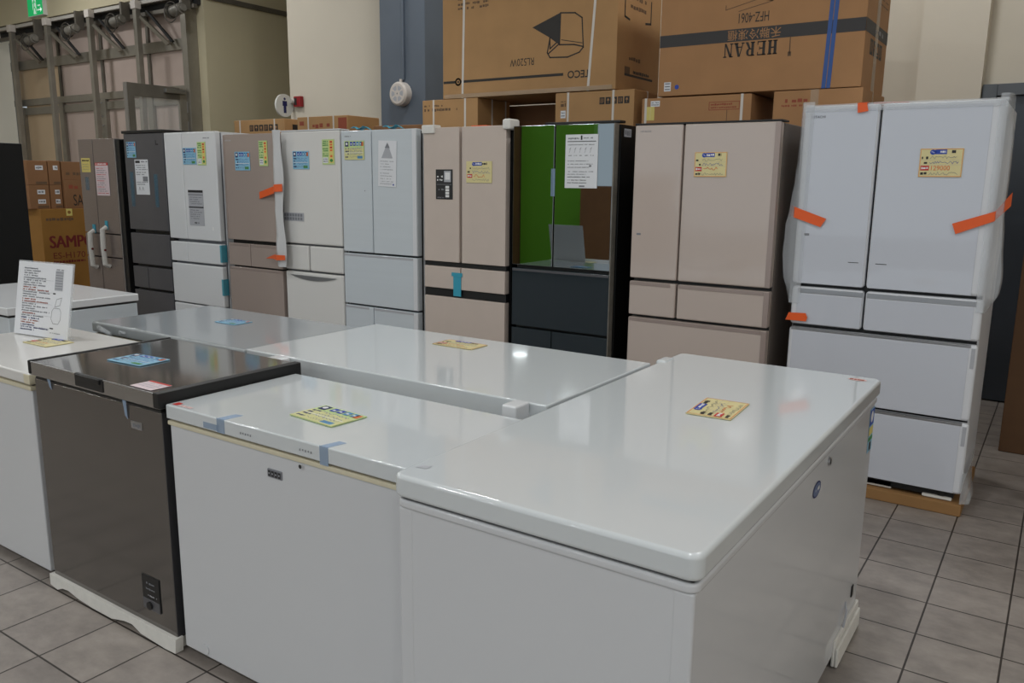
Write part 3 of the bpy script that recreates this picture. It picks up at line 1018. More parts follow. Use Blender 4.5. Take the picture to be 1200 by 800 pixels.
sheet_paper('leaflet', 'white leaflet with a grey triangle on the ice white refrigerator', (-3.958, 4.198, 1.512), (1, 0, -.035), (-.035, 0, -1) if False else (.035, 0, 1), .165, .305, M['paper'], tri_leaflet, 'leaflet')

# plain white refrigerator with curved handle drawer
r, ps = fridge('plain white refrigerator with one upper door and a curved drawer handle', -4.945, -4.318, 4.2, 1.90,
               [('door', -4.940, -4.322, 1.078, 1.897), ('drawer', -4.940, -4.680, .879, 1.066), ('drawer', -4.667, -4.322, .879, 1.066), ('drawer', -4.940, -4.322, .12, .866)],
               M['white_warm'], M['white_warm'], gap_m=M['p_grey'], bev=.012)
x0 = -4.945
pts = [(.06, .0)] + [(.06 + .5 * t / 10, -.035 * math.sin(PI * t / 10) ** .8) for t in range(1, 10)] + [(.56, .0)]
MB().prism([(u, -.006, .842 + v) for u, v in pts], (0, .02, 0), M['silver']).build('drawer_handle', ps[3])
strip(r, 'top_trim', x0, 4.2, -4.94, -4.322, 1.897, 1.905, M['white'], .0, .1)
price_card('light blue price card on the plain white single-door refrigerator', (-4.808, 4.199, 1.625), X_, Z_, .172, .130, style='blue', seed=7)
price_card('pale green energy label on the plain white single-door refrigerator', (-4.495, 4.199, 1.658), X_, Z_, .122, .175, style='green', seed=8, group='energy labels')


def grey_plate(g, w, h):
    rng = random.Random(10)
    for vv in (.55, .12):
        for k in range(7):
            g.q(w * (.05 + .13 * k), h * vv, w * (.15 + .13 * k), h * (vv + .33), M['p_grey'])


sheet_paper('feature_sticker', 'narrow grey feature strip low on the plain white refrigerator door', (-4.938, 4.199, 1.245), X_, Z_, .225, .062, M['p_lgrey'], grey_plate, 'sticker')

# taupe refrigerator with a foam sheet
r, ps = fridge('taupe single-door refrigerator with a white foam sheet taped along its edge', -5.622, -4.972, 4.2, 1.895,
               [('door', -5.618, -4.976, 1.073, 1.890), ('drawer', -5.618, -5.352, .868, 1.046), ('drawer', -5.345, -4.976, .868, 1.046), ('drawer', -5.618, -4.976, .12, .856)],
               M['taupe_side'], M['taupe'], gap_m=M['black'], bev=.006)
x0 = -5.622
strip(ps[0], 'edge_trim', x0, 4.2, -5.616, -5.60, 1.08, 1.885, M['beigetrim'], -.002, .02)
for o, (xa, xb, zb) in zip(ps[1:], ((-5.618, -5.352, 1.046), (-5.345, -4.976, 1.046), (-5.618, -4.976, .856))):
    strip(o, 'handle_strip', x0, 4.2, xa + .008, xb - .008, zb - .02, zb - .003, M['beigetrim'], -.002, .02)
rg = random.Random(2)
grid = []
for i in range(18):
    z = .90 + (1.905 - .90) * i / 17
    k = rg.uniform(-.006, .006)
    wv = .105 + .012 * math.sin(i * .7)
    grid.append([(.618, -.004, z), (.655 + k, -.05, z), (.66 + wv * .45 + k, -.085 + k, z), (.66 + wv * .95, -.06, z)])
MB().sheet(grid, .006, mat('grey_foam_sheet', (206, 207, 208), .6)).build('foam_sheet', r)
tp = MB()
tp.prism([(.42, -.003, 1.40), (.42, -.003, 1.452), (.655, -.056, 1.50), (.655, -.056, 1.448)], (0, -.001, 0), M['orange'])
tp.prism([(.655, -.060, 1.448), (.655, -.060, 1.50), (.712, -.106, 1.512), (.712, -.106, 1.458)], (0, -.001, 0), M['orange'])
tp.prism([(.712, -.106, 1.458), (.712, -.106, 1.512), (.772, -.078, 1.517), (.772, -.078, 1.462)], (0, -.001, 0), M['orange'])
tp.build('packing_tape', r)
tp = MB()
tp.prism([(.46, -.003, .945), (.64, -.062, .99), (.712, -.106, .992), (.712, -.106, .952), (.60, -.045, .952)], (0, -.001, 0), M['orange'])
tp.prism([(.712, -.106, .952), (.712, -.106, .992), (.772, -.078, .99), (.772, -.078, .955)], (0, -.001, 0), M['orange'])
tp.build('packing_tape', r)
brand_text(r, 'HITACHI', x0, -5.592, -5.520, 1.838, 1.850, M['p_lgrey'])
price_card('light blue price card on the taupe refrigerator', (-5.475, 4.199, 1.615), X_, Z_, .178, .142, style='blue', seed=11)
price_card('pale green energy label beside the foam sheet on the taupe refrigerator', (-5.185, 4.199, 1.648), X_, Z_, .098, .188, style='green', seed=12, group='energy labels')

# white glossy refrigerator with teal tapes on its side
r, ps = fridge('glossy white refrigerator with a grey notice and teal tapes down its edge', -6.408, -5.708, 4.2, 1.926,
               [('door', -6.404, -6.163, 1.045, 1.922), ('door', -6.157, -5.714, 1.045, 1.922), ('drawer', -6.404, -6.175, .853, 1.022), ('drawer', -6.171, -5.714, .853, 1.022),
                ('drawer', -6.404, -5.714, .50, .836), ('drawer', -6.404, -5.714, .10, .49)], M['white'], M['white'], gap_m=M['p_grey'], bev=.010)
x0 = -6.408
strip(r, 'hinge', x0, 4.2, -6.404, -6.35, 1.024, 1.043, M['black'], -.002, .04)
tt = MB()
tt.box(.680, .7005, -.003, .05, .875, 1.015, mat('teal_film', (70, 165, 185), .4, alpha=.75))
tt.box(.680, .7005, -.003, .05, .60, .735, mat('teal_film', (70, 165, 185), .4, alpha=.75))
tt.build('packing_tape', r)
g = Flat((0, -.0006, 0), X_, Z_)
g.dashes(-5.87 - x0, 1.865, -5.79 - x0, 1.875, M['p_grey'], RNG)
g.q(-5.81 - x0, 1.13, -5.795 - x0, 1.16, M['p_white'])
g.build('print_marks', r)
price_card('light blue price card on the glossy white two-door refrigerator', (-6.145, 4.199, 1.662), X_, Z_, .176, .133, style='blue', seed=13)
price_card('pale green energy label on the glossy white two-door refrigerator', (-5.948, 4.199, 1.655), X_, Z_, .108, .185, style='green', seed=14, group='energy labels')


def notice(g, w, h):
    rng = random.Random(15)
    g.q(0, h * .93, w, h, M['p_black'])
    g.q(0, h * .855, w, h * .885, M['p_grey'])
    g.q(0, h * .50, w, h * .535, M['p_black'])
    for vv in (.78, .72, .66, .60, .42, .36, .30, .24, .18):
        g.dashes(w * .1, h * vv, w * rng.uniform(.65, .92), h * (vv + .03), M['p_grey'], rng)
    g.dashes(w * .35, h * .05, w * .65, h * .10, M['p_black'], rng)


sheet_paper('notice', 'grey notice sheet low on the glossy white refrigerator door', (-6.108, 4.199, 1.165), X_, Z_, .198, .290, M['p_lgrey'], notice, 'notice')

# charcoal refrigerator
r, ps = fridge('charcoal refrigerator with black top cap and a white info sheet', -7.004, -6.412, 4.2, 1.93,
               [('door', -7.000, -6.418, 1.098, 1.926), ('drawer', -7.000, -6.418, .792, 1.066), ('drawer', -7.000, -6.777, .578, .768), ('drawer', -6.769, -6.418, .578, .768),
                ('drawer', -7.000, -6.418, .10, .555)], M['charcoal_dk'], M['charcoal'], gap_m=M['black'], bev=.005)
x0 = -7.004
strip(r, 'top_cap', x0, 4.2, -7.015, -6.412, 1.928, 1.952, M['black'], -.01, .30, .004)
g = Flat((0, -.0006, 0), X_, Z_)
g.line([(-6.52 - x0, 1.86), (-6.52 - x0, 1.83), (-6.49 - x0, 1.83)], .01, M['p_black'])
g.build('print_marks', r)
for xa, xb, za, zb in ((-6.94, -6.89, 1.30, 1.60), (-6.58, -6.53, 1.30, 1.58)):
    strip(r, 'packing_tape', x0, 4.2, xa, xb, za, zb, mat('clear_blue_tape', (90, 160, 190), .3, alpha=.25), -.0012, 0)
price_card('light blue price card on the charcoal refrigerator', (-6.957, 4.199, 1.722), X_, Z_, .138, .135, style='blue', seed=16)


def info(g, w, h):
    rng = random.Random(17)
    g.q(w * .06, h * .90, w * .40, h * .97, M['p_black'])
    g.dashes(w * .5, h * .91, w * .95, h * .96, M['p_grey'], rng)
    for vv in (.82, .76, .70, .62, .56, .34, .28):
        g.dashes(w * .08, h * vv, w * rng.uniform(.6, .95), h * (vv + .03), M['p_grey'], rng)
    g.q(w * .55, h * .38, w * .92, h * .52, M['p_grey'])
    g.line([(w * .2, h * .12), (w * .26, h * .22), (w * .32, h * .12)], .003, M['p_black'])
    g.line([(w * .45, h * .12), (w * .51, h * .22), (w * .57, h * .12)], .003, M['p_black'])


sheet_paper('info_sheet', 'white info sheet with small print on the charcoal refrigerator', (-6.850, 4.198, 1.405), X_, Z_, .200, .300, M['paper'], info, 'paper')

# bronze refrigerator with wrapped handles
r, ps = fridge('bronze grey four-door refrigerator with foam-wrapped handles beside the carton stack', -7.765, -7.085, 4.2, 1.897,
               [('door', -7.760, -7.518, 1.040, 1.893), ('door', -7.510, -7.165, 1.040, 1.893), ('drawer', -7.760, -7.518, .822, 1.030), ('drawer', -7.510, -7.165, .822, 1.030),
                ('drawer', -7.760, -7.518, .10, .812), ('drawer', -7.510, -7.165, .10, .812)], M['blackside'], M['brown'], gap_m=M['black'], bev=.005)
x0 = -7.765
strip(r, 'edge_trim', x0, 4.2, -7.162, -7.150, .10, 1.89, M['silver'], .002, .05)
strip(r, 'edge_band', x0, 4.2, -7.148, -7.09, .10, 1.88, M['black'], .01, .06)
for cx, za, zb in ((.170, .715, 1.055), (.385, .735, 1.095)):
    h = MB().tube([(cx, -.005, zb), (cx - .002, -.045, zb - .02), (cx, -.05, (za + zb) / 2), (cx + .003, -.045, za + .02), (cx + .003, -.005, za)], .023, M['foam'], seg=10).build('wrapped_handle', r)
    MB().box(cx - .022, cx + .022, -.006, .0, zb - .02, zb + .06, M['teal']).build('packing_tape', h)
    MB().cyl((cx + .024, -.05, .89), (cx + .03, -.05, .89), .01, M['ink_maroon']).build('screw_cap', h)
strip(r, 'packing_tape', x0, 4.2, -7.68, -7.62, 1.43, 1.55, mat('clear_blue_tape', (90, 160, 190), .3, alpha=.25), -.0012, 0)


def scrawl(g, w, h):
    rng = random.Random(18)
    g.dashes(w * .1, h * .75, w * .9, h * .9, M['p_black'], rng)
    for vv in (.5, .32, .14):
        g.scribble(w * .1, h * vv, w * .85, h * (vv + .12), M['p_grey'], rng)


sheet_paper('sticky_note', 'small yellow note on the bronze grey refrigerator', (-7.720, 4.199, 1.595), X_, Z_, .150, .128, M['note'], scrawl, 'note')


def pinkprint(g, w, h):
    rng = random.Random(19)
    g.q(0, h * .92, w, h, M['p_red'])
    g.dashes(w * .06, h * .935, w * .9, h * .985, M['p_white'], rng, .0003)
    for k in range(13):
        g.dashes(w * .08, h * (.06 + .063 * k), w * rng.uniform(.6, .95), h * (.085 + .063 * k), M['p_red'] if k % 3 == 0 else M['p_grey'], rng)


sheet_paper('info_sheet', 'pinkish info sheet with red heading on the bronze grey refrigerator', (-7.490, 4.198, 1.385), X_, Z_, .215, .295, M['paper_pink'], pinkprint, 'paper')

# black refrigerator at the far side
r, ps = fridge('tall black refrigerator seen from its plain side behind the far white freezers', -7.70, -7.02, 2.66, 1.815,
               [('door', -7.696, -7.024, .66, 1.81), ('drawer', -7.696, -7.024, .10, .65)], M['blackside'], M['blackside'], depth=.69, bev=.006)


# ------------------------------------------------------------------ chest freezers
def freezer(label, x0, x1, y0, y1, top, lid_t, body_m, lid_m, gasket_m, lid_bev=.012, bot=.03, gap=.014, inset=.008, seam_m=None, corner=.012, name='chest_freezer', lid_z=0.0, gins=None):
    r = root(name, label, 'chest freezer', (x0, y0, 0), group='chest freezers on the shop floor')
    W, D = x1 - x0, y1 - y0
    zb = top - lid_t
    b = MB()
    b.box(inset, W - inset, inset, D - inset, bot, zb - gap, body_m, bev=corner, seg=4)
    b.build('body', r)
    gi = inset + .002 if gins is None else gins
    MB().box(gi, W - gi, gi, D - gi, zb - gap - .002, zb - .006, gasket_m, bev=.003).build('gasket', r)
    s = MB()
    s.box(inset + .010, W - inset - .010, inset + .010, D - inset - .010, zb - .006, zb + .002, seam_m or M['seam'])
    s.build('seal', r)
    lid = MB().box(0, W, 0, D, zb, top, lid_m, bev=lid_bev, seg=4, zbev=lid_z).build('lid', r)
    for fx in (.07, W - .07):
        for fy in (.07, D - .07):
            MB().cyl((fx, fy, 0), (fx, fy, bot + .01), .024, M['rubber']).build('foot', r)
    return r, lid


# the largest, nearest one
r, lid = freezer('large white chest freezer nearest the viewer with its long side facing the aisle', -1.200, -0.468, 1.295, 2.955, .905, .054, M['white_side'], M['white_lid'], M['white'], lid_bev=.011, corner=.014, inset=.012, lid_z=.028)
W, D = .732, 1.66
rim = MB()
rim.box(.006, W - .006, .006, D - .006, .825, .845, M['white_side'], bev=.006, seg=3, zbev=.024)
rim.build('body_rim', r)
for cx in (.012, W - .012 - .042):
    MB().box(cx, cx + .042, .0105, .03, .03, .826, M['white_side'], bev=.006, seg=3).build('corner_post', r)
bs = Flat((W - .0119, 0, 0), Y_, Z_)
bs.disc(.885, .750, .042, .022, M['p_navy'])
bs.disc(.885, .750, .036, .018, mat('badge_blue', (86, 108, 150), .3), .0004)
bs.dashes(.86, .745, .91, .756, M['p_white'], RNG, .0008)
bs.build('brand_badge', r)
lk = MB()
lk.cyl((W - .013, 1.00, .797), (W - .006, 1.00, .797), .012, M['silver'], seg=18)
lk.box(W - .0065, W - .005, .997, 1.003, .790, .804, M['black'])
lk.build('lock', r)
lb = Flat((W - .0119, 0, 0), Y_, Z_)
lb.q(1.565, .66, 1.64, .815, M['bluecard'])
lb.q(1.57, .755, 1.635, .81, M['p_blue'], .0004)
lb.q(1.57, .72, 1.635, .75, M['note'], .0004)
lb.q(1.57, .70, 1.635, .715, M['p_green'], .0004)
lb.q(1.59, .665, 1.62, .695, M['p_black'], .0004)
lb.disc(1.60, .785, .02, .02, M['p_white'], .0008)
lb.build('energy_label', r)
cw = MB()
cw.box(W - .013, W - .008, 1.53, 1.555, .15, .19, M['black'], bev=.002)
cw.tube([(W - .012, 1.45, .17), (W - .004, 1.44, .14), (W - .004, 1.42, .11), (W - .006, 1.415, .09)], .004, M['p_lgrey'], seg=6)
cw.build('drain_plug', r)
fm = MB()
fm.box(W - .014, W - .002, 1.30, 1.645, .005, .095, M['foam'], bev=.005)
fm.box(W - .003, W + .008, 1.30, 1.635, .005, .072, M['foam'], bev=.005)
fm.build('foam_skirting', r)
hg = MB()
hg.box(-.012, .03, 1.45, 1.53, .885, .911, M['white_lid'], bev=.010, seg=3)
hg.build('hinge', r)
st = Flat((0, 0, .9053), X_, Y_)
st.disc(.665, 1.595, .03, .018, mat('pale_red_print', (226, 190, 186), .4))
st.dashes(.64, 1.585, .69, 1.605, M['ink_red'], RNG, .0003)
st.pg([(.02, .06), (.05, .065), (.05, .085), (.03, .08)], M['p_lgrey'])
st.build('lid_marks', r)
price_card('yellow price card lying on the lid of the largest white freezer', (-.717, 2.152, .906), (-.012, .2, 0), (-.13, -.008, 0), .198, .130, seed=20)

# white freezer in the front row
r, lid = freezer('white chest freezer in the front row with two light blue tapes on its lid', -2.270, -1.245, 1.432, 1.955, .858, .046, M['white_side'], M['white_lid'], M['cream'], lid_bev=.005, corner=.006, inset=.007, gap=.018, gins=.002)
x0, y0 = -2.27, 1.432
bd = MB()
bd.box(.468, .528, .003, .012, .722, .747, M['p_grey'], bev=.002)
bd.build('brand_badge', r)
g = Flat((0, .0028, 0), X_, Z_)
g.disc(.612, .783, .006, .006, M['p_black'], .004)
for k in range(4):
    g.q(.472 + .014 * k, .726, .483 + .014 * k, .743, M['p_black'])
    g.q(.475 + .014 * k, .732, .479 + .014 * k, .737, M['p_lgrey'], .0003)
g.build('badge_marks', bpy.data.objects[r.name])
g = Flat((0, -.0002, 0), X_, Z_)
for cx in (.36, .61):
    for k in range(5):
        g.pg([(cx + .011 * k, .828 + .003 * (k % 2)), (cx + .011 * k + .006, .829), (cx + .011 * k + .005, .836), (cx + .011 * k + .001, .834)], M['p_grey'])
g.build('lock_marks', r)
tp = MB()
tp.box(.255, .29, -.0012, 0, .815, .859, M['ltape'])
tp.prism([(.262, -.001, .8585), (.292, -.001, .8585), (.300, .06, .8585), (.270, .055, .8585)], (0, 0, .0008), M['ltape'])
tp.box(.19, .262, -.0012, 0, .818, .836, M['ltape'])
tp.build('packing_tape', r)
tp = MB()
tp.box(.690, .722, -.0012, 0, .806, .859, M['ltape'])
tp.prism([(.694, -.001, .8585), (.722, -.001, .8585), (.735, .055, .8585), (.708, .055, .8585)], (0, 0, .0008), M['ltape'])
tp.build('packing_tape', r)
g = Flat((0, 0, .8583), X_, Y_)
g.q(.018, .012, .042, .036, M['p_red'])
g.dashes(.046, .010, .11, .026, mat('pale_red_print', (226, 190, 186), .4), RNG)
g.build('lid_sticker', r)
fc = MB()
fc.cyl((.118, .010, .056), (.118, .003, .056), .017, M['white_side'], seg=20)
fc.build('drain_cap', r)
price_card('yellow and green price card lying on the taped white front freezer', (-1.862, 1.575, .859), (.19, -.015, 0), (.01, .13, 0), .192, .135, style='bluelemon', seed=22)

# grey steel freezer
r, lid = freezer('grey steel chest freezer between two white ones with a dark handle recess', -3.085, -2.280, 1.418, 1.985, .890, .052, M['greysteel'], M['greylid'], M['black'], lid_bev=.006, corner=.005, inset=.010, gap=.012, bot=.05)
sd = MB()
W, D = .805, .567
sd.box(-.004, .012, -.004, D + .004, .842, .894, M['black'], bev=.005)
sd.build('lid_side_trim', r)
sd = MB()
sd.box(W - .03, W + .004, -.004, D + .004, .842, .893, M['black'], bev=.005)
sd.build('lid_side_trim', r)
MB().box(.012, .318, -.0015, .004, .8865, .8908, M['silver'], bev=.001).build('lid_edge', r)
MB().box(.492, W - .03, -.0015, .004, .8865, .8908, M['silver'], bev=.001).build('lid_edge', r)
rc = MB()
rc.box(.318, .492, -.004, .012, .846, .892, M['black'], bev=.004)
rc.box(.330, .480, -.010, -.003, .872, .890, M['black'], bev=.003)
rc.build('handle_recess', r)
sp = MB()
sp.box(W - .016, W - .009, .012, D - .02, .05, .825, M['charcoal_dk'], bev=.002)
sp.build('side_panel', r)
sp = MB()
sp.box(.008, .016, .012, D - .02, .05, .825, M['charcoal_dk'], bev=.002)
sp.build('side_panel', r)
bg_ = MB()
bg_.box(.625, .685, .007, .012, .748, .774, M['silver'], bev=.002)
bg_.build('brand_badge', r)
g = Flat((0, .0066, 0), X_, Z_)
g.dashes(.63, .754, .68, .768, M['p_grey'], RNG)
g.build('badge_marks', r)
cpn = MB()
cpn.box(.615, .715, .006, .014, .112, .235, M['black'], bev=.003)
cpn.box(.617, .713, .0045, .008, .112, .150, M['charcoal'], bev=.002)
cpn.cyl((.66, .006, .13), (.66, -.002, .13), .014, M['black'])
cpn.build('control_panel', r)
g = Flat((0, .0055, 0), X_, Z_)
g.dashes(.64, .205, .69, .213, M['p_grey'], RNG)
g.dashes(.64, .185, .69, .192, M['p_grey'], RNG)
g.dashes(.65, .162, .70, .168, M['p_lgrey'], RNG)
g.build('panel_print', r)
tp = MB()
for cx, za in ((.115, .80), (.592, .775)):
    tp.prism([(cx, .004, .842), (cx + .02, .004, .842), (cx + .018, .008, za), (cx + .004, .008, za + .01)], (0, -.001, 0), M['ltape'])
tp.build('packing_tape', r)
ft = MB()
pts = [(.0, .056), (.0, .012), (.05, .004), (.09, .02), (.13, .024), (.2, .012), (.3, .006), (.42, .006), (.5, .024), (.55, .028), (.6, .010), (.74, .002), (.80, .004), (.805, .056)]
ft.prism([(u, -.004, z) for u, z in pts], (0, .03, 0), M['foam'])
ft.box(.02, .785, .026, .54, .004, .05, M['foam'], bev=.004)
ft.build('foam_skirting', r)
price_card('light blue price card lying on the grey steel freezer lid', (-2.868, 1.590, .8912), (.19, .012, 0), (-.03, .13, 0), .190, .125, style='blue', seed=23)


def redleaf(g, w, h):
    rng = random.Random(24)
    g.q(0, h * .86, w, h, M['p_red'])
    for vv in (.65, .45, .25):
        g.dashes(w * .1, h * vv, w * .9, h * (vv + .08), M['p_lgrey'], rng)


sheet_paper('warranty_card', 'white card with a red edge on the corner of the grey freezer', (-2.452, 1.428, .8912), X_, Y_, .115, .075, M['paper_pink'], redleaf, 'card')

# white freezer at the row's left end
r, lid = freezer('white chest freezer left of the grey steel one carrying a standing sign', -4.065, -3.140, 1.440, 2.035, .830, .046, M['white_side'], M['white_warm'], M['cream'], lid_bev=.008, corner=.006, inset=.008, gap=.02, gins=.002)
W = .925
cc = MB()
cc.box(W - .045, W + .001, -.002, .03, .785, .826, M['cream'], bev=.006)
cc.build('lid_corner', r)
g = Flat((0, .0097, 0), X_, Z_)
g.pg([(.715, .118), (.715, .150), (.80, .150), (.80, .13), (.82, .085), (.80, .085)], M['paper'])
g.q(.72, .132, .745, .148, M['p_black'], .0003)
g.q(.75, .128, .765, .142, M['p_red'], .0003)
g.q(.77, .122, .785, .136, M['ink_maroon'], .0003)
g.pg([(.79, .14), (.84, .125), (.835, .085), (.80, .095)], M['yellow'], .0003)
g.disc(.82, .108, .012, .012, M['p_orange'], .0006)
g.build('rating_sticker', r)
price_card('yellow price card lying under the standing sign', (-3.765, 1.715, .831), (.19, .004, 0), (-.02, .13, 0), .188, .125, seed=25, red=False)

# standing sign
a = Vector((-4.010, 1.795, .836))
b = Vector((-3.630, 1.842, .836))
U = (b - a).normalized()
V = Vector((0, .06, .325)).normalized()
r = placed('sign_stand', 'white printed sign in an acrylic stand on the left white freezer', 'sign', a, U, V)
MB().box(0, .382, 0, .334, -.002, .002, M['paper']).build('printed_sheet', r, smooth=False)
MB().box(-.006, .388, -.002, .340, -.005, -.0022, M['frost_acr']).build('acrylic_panel', r)
ab = MB()
ab.box(.0, .382, .006, .010, -.03, -.002, M['frost_acr'])
ab.build('stand_foot', r)
g = Flat((0, 0, .0021))
rg = random.Random(31)
for k in range(27):
    v = .302 - k * .0108
    m = M['ink_red'] if k in (8, 9, 13, 14, 19, 22, 23, 24) and rg.random() < .75 else (M['p_navy'] if k > 20 else M['p_grey'])
    g.dashes(.045, v, .045 + rg.choice((.10, .13, .16, .185, .2)), v + .0066, m, rg)
    if k % 5 == 4:
        g.q(.04, v - .003, .26, v - .002, M['p_lgrey'])
g.q(.27, .215, .325, .305, M['p_lgrey'])
for k in range(7):
    g.q(.272, .222 + .012 * k, .323, .225 + .012 * k, M['p_grey'], .0003)
g.dashes(.275, .306, .33, .312, M['p_grey'], rg)
g.line([(.28, .14), (.315, .15), (.325, .185), (.29, .175)], .002, M['p_grey'], closed=True)
g.line([(.26, .085), (.275, .065), (.31, .065), (.325, .085), (.325, .12), (.315, .135), (.275, .135), (.262, .12)], .002, M['p_grey'], closed=True)
g.q(.262, .197, .28, .203, M['p_black'])
g.q(.255, .04, .28, .045, M['p_black'])
g.dashes(.26, .02, .33, .025, M['p_grey'], rg)
g.build('printing', r)

# white freezer behind with hinge block
r, lid = freezer('long white chest freezer in the second row with a hinge block facing the front row', -2.700, -1.270, 2.075, 2.835, .875, .072, M['white'], M['white_lid'], M['white'], lid_bev=.006, corner=.008)
hb = MB()
hb.box(1.318, 1.372, -.085, -.005, .80, .880, M['white'], bev=.007, seg=3)
hb.box(1.325, 1.365, -.0862, -.08, .822, .828, M['black'])
hb.box(1.322, 1.368, -.012, .012, .70, .84, M['white'], bev=.004)
hb.build('hinge_block', r)
hb = MB()
hb.box(.20, .275, -.085, -.005, .80, .88, M['white'], bev=.012, seg=3)
hb.box(.205, .27, -.012, .012, .70, .84, M['white'], bev=.004)
hb.build('hinge_block', r)
price_card('yellow price card lying on the long white second-row freezer', (-2.165, 2.605, .876), (.21, .0, 0), (.01, .11, 0), .205, .115, seed=26)

# grey glass top freezer
r, lid = freezer('white chest freezer with a grey glossy lid behind the grey steel one', -3.885, -2.735, 2.092, 2.765, .862, .050, M['white'], M['lidrim'], M['cream'], lid_bev=.010, corner=.008)
MB().box(.012, 1.138, .012, .661, .855, .8635, M['glassgrey'], bev=.003).build('lid_panel', r)
lt = MB()
lt.tube([(.10, -.004, .83), (.12, -.03, .85), (.16, -.035, .845), (.19, -.02, .825), (.17, -.006, .815)], .010, M['film'], seg=8)
lt.tube([(.25, -.004, .83), (.28, -.02, .845), (.31, -.012, .84)], .006, M['film'], seg=6)
lt.build('plastic_wrap', r)
price_card('light blue price card lying on the grey glossy lid', (-3.392, 2.432, .8645), (.15, .0, 0), (-.02, .105, 0), .150, .105, style='blue', seed=27)

# two more white ones at the far side
r, lid = freezer('white chest freezer behind the standing sign with a dark lid seam', -5.88, -4.765, 2.105, 2.880, .840, .045, M['icegl'], M['white'], M['seam'], lid_bev=.006, corner=.006, gap=.012)
g = Flat((0, .0078, 0), X_, Z_)
for k in range(3):
    g.q(.6, .60 + .03 * k, 1.0, .606 + .03 * k, M['p_lgrey'])
g.build('vent_slots', r)
r, lid = freezer('white chest freezer farthest over, beside the tall black refrigerator', -6.96, -6.06, 2.02, 2.62, .868, .040, M['icegl'], M['white'], M['white'], lid_bev=.006, corner=.006)


# ------------------------------------------------------------------ cartons
def carton(label, x0, x1, y0, y1, z0, z1, m, straps=(), cross=(), strap_m=None, group='cartons stacked behind the refrigerators', seam=True, name='carton'):
    """straps: x positions of bands around front-top-back; returns the root, local origin at its front lower left"""
    r = MB().box(0, x1 - x0, 0, y1 - y0, 0, z1 - z0, m, bev=.006, seg=2).build(name, loc=(x0, y0, z0))
    tag(r, label, 'carton', group)
    W, D, H = x1 - x0, y1 - y0, z1 - z0
    for s in straps:
        t, wd = .0012, .008
        b = MB()
        mm = strap_m or M['strap_w']
        b.box(s - wd, s + wd, -t, 0, 0, H, mm)
        b.box(s - wd, s + wd, D, D + t, 0, H, mm)
        b.box(s - wd, s + wd, -t, D + t, H, H + t, mm)
        b.build('strap', r, smooth=False)
    for s in cross:
        t, wd = .0012, .008
        b = MB()
        b.box(-t, 0, s - wd, s + wd, 0, H, M['strap_w'])
        b.box(W, W + t, s - wd, s + wd, 0, H, M['strap_w'])
        b.box(-t, W + t, s - wd, s + wd, H, H + t, M['strap_w'])
        b.build('strap', r, smooth=False)
    return r


def handling_marks(g, u, v, w, h, n, gap=.2, m=None):
    m = m or M['ink']
    for k in range(n):
        a = u + k * w * (1 + gap)
        g.q(a, v, a + w, v + h, m)
        c = M['card']
        if k % 3 == 0:
            g.line([(a + w * .25, v + h * .2), (a + w * .25, v + h * .8)], w * .08, c, .0004)
            g.line([(a + w * .5, v + h * .2), (a + w * .5, v + h * .8)], w * .08, c, .0004)
            g.line([(a + w * .75, v + h * .3), (a + w * .75, v + h * .8)], w * .08, c, .0004)
        elif k % 3 == 1:
            g.pg([(a + w * .25, v + h * .5), (a + w * .75, v + h * .5), (a + w * .6, v + h * .8), (a + w * .4, v + h * .8)], c, .0004)
            g.line([(a + w * .5, v + h * .2), (a + w * .5, v + h * .5)], w * .08, c, .0004)
        else:
            g.disc(a + w * .5, v + h * .55, w * .22, h * .22, c, .0004)
            g.line([(a + w * .3, v + h * .2), (a + w * .7, v + h * .2)], w * .08, c, .0004)


CY = 5.0
# upright cartons standing behind the row
r = carton('upright strapped tan carton under the left end of the carton with a freezer drawing', -4.236, -3.705, CY, CY + .42, 0, 2.156, M['card_warm'], straps=(.111, .413), cross=(.18, .36))
g = Flat((0, -.0001, 0), X_, Z_)
g.dashes(.02, 2.07, .34, 2.095, M['ink_soft'], RNG)
g.dashes(.02, 2.105, .2, 2.12, M['ink_soft'], RNG)
g.build('printing', r)
r = carton('upright tan carton with five dark handling marks behind the black mirror refrigerator', -3.040, -2.440, CY, CY + .36, 0, 2.153, M['card_warm'], straps=(.102, .447), cross=(.2,))
g = Flat((0, -.0001, 0), X_, Z_)
handling_marks(g, .345, 2.065, .038, .045, 5)
g.dashes(.045, 2.06, .085, 2.085, M['ink_soft'], RNG)
g.dashes(.045, 2.09, .085, 2.10, M['ink_soft'], RNG)
g.q(.045, 1.985, .085, 2.035, M['paper'])
g.dashes(.05, 1.995, .08, 2.005, M['p_grey'], RNG, .0003)
g.dashes(.05, 2.015, .08, 2.025, M['p_grey'], RNG, .0003)
g.build('printing', r)
r = carton('upright brown carton with a yellow sticker under the left end of the inverted-print freezer carton', -2.385, -1.666, CY + .002, CY + .5, 0, 2.088, M['card'], straps=(.028, .66))
g = Flat((0, -.0001, 0), X_, Z_)
g.q(.03, 1.95, .09, 2.035, M['note'])
g.q(.06, 1.955, .064, 2.03, M['yellow'], .0003)
g.q(.062, 2.035, .125, 2.07, M['paper'])
g.dashes(.068, 2.042, .118, 2.05, M['p_grey'], RNG, .0003)
g.dashes(.068, 2.055, .118, 2.063, M['p_grey'], RNG, .0003)
g.line([(.455, 2.00), (.455, 2.046), (.645, 2.046), (.645, 2.00)], .004, M['ink_red'], closed=True)
g.dashes(.465, 2.025, .6, 2.038, M['ink_red'], RNG)
g.dashes(.465, 2.008, .63, 2.018, M['ink_red'], RNG)
g.line([(.57, 1.93), (.57, 1.995)], .004, M['ink_soft'])
g.build('printing', r)
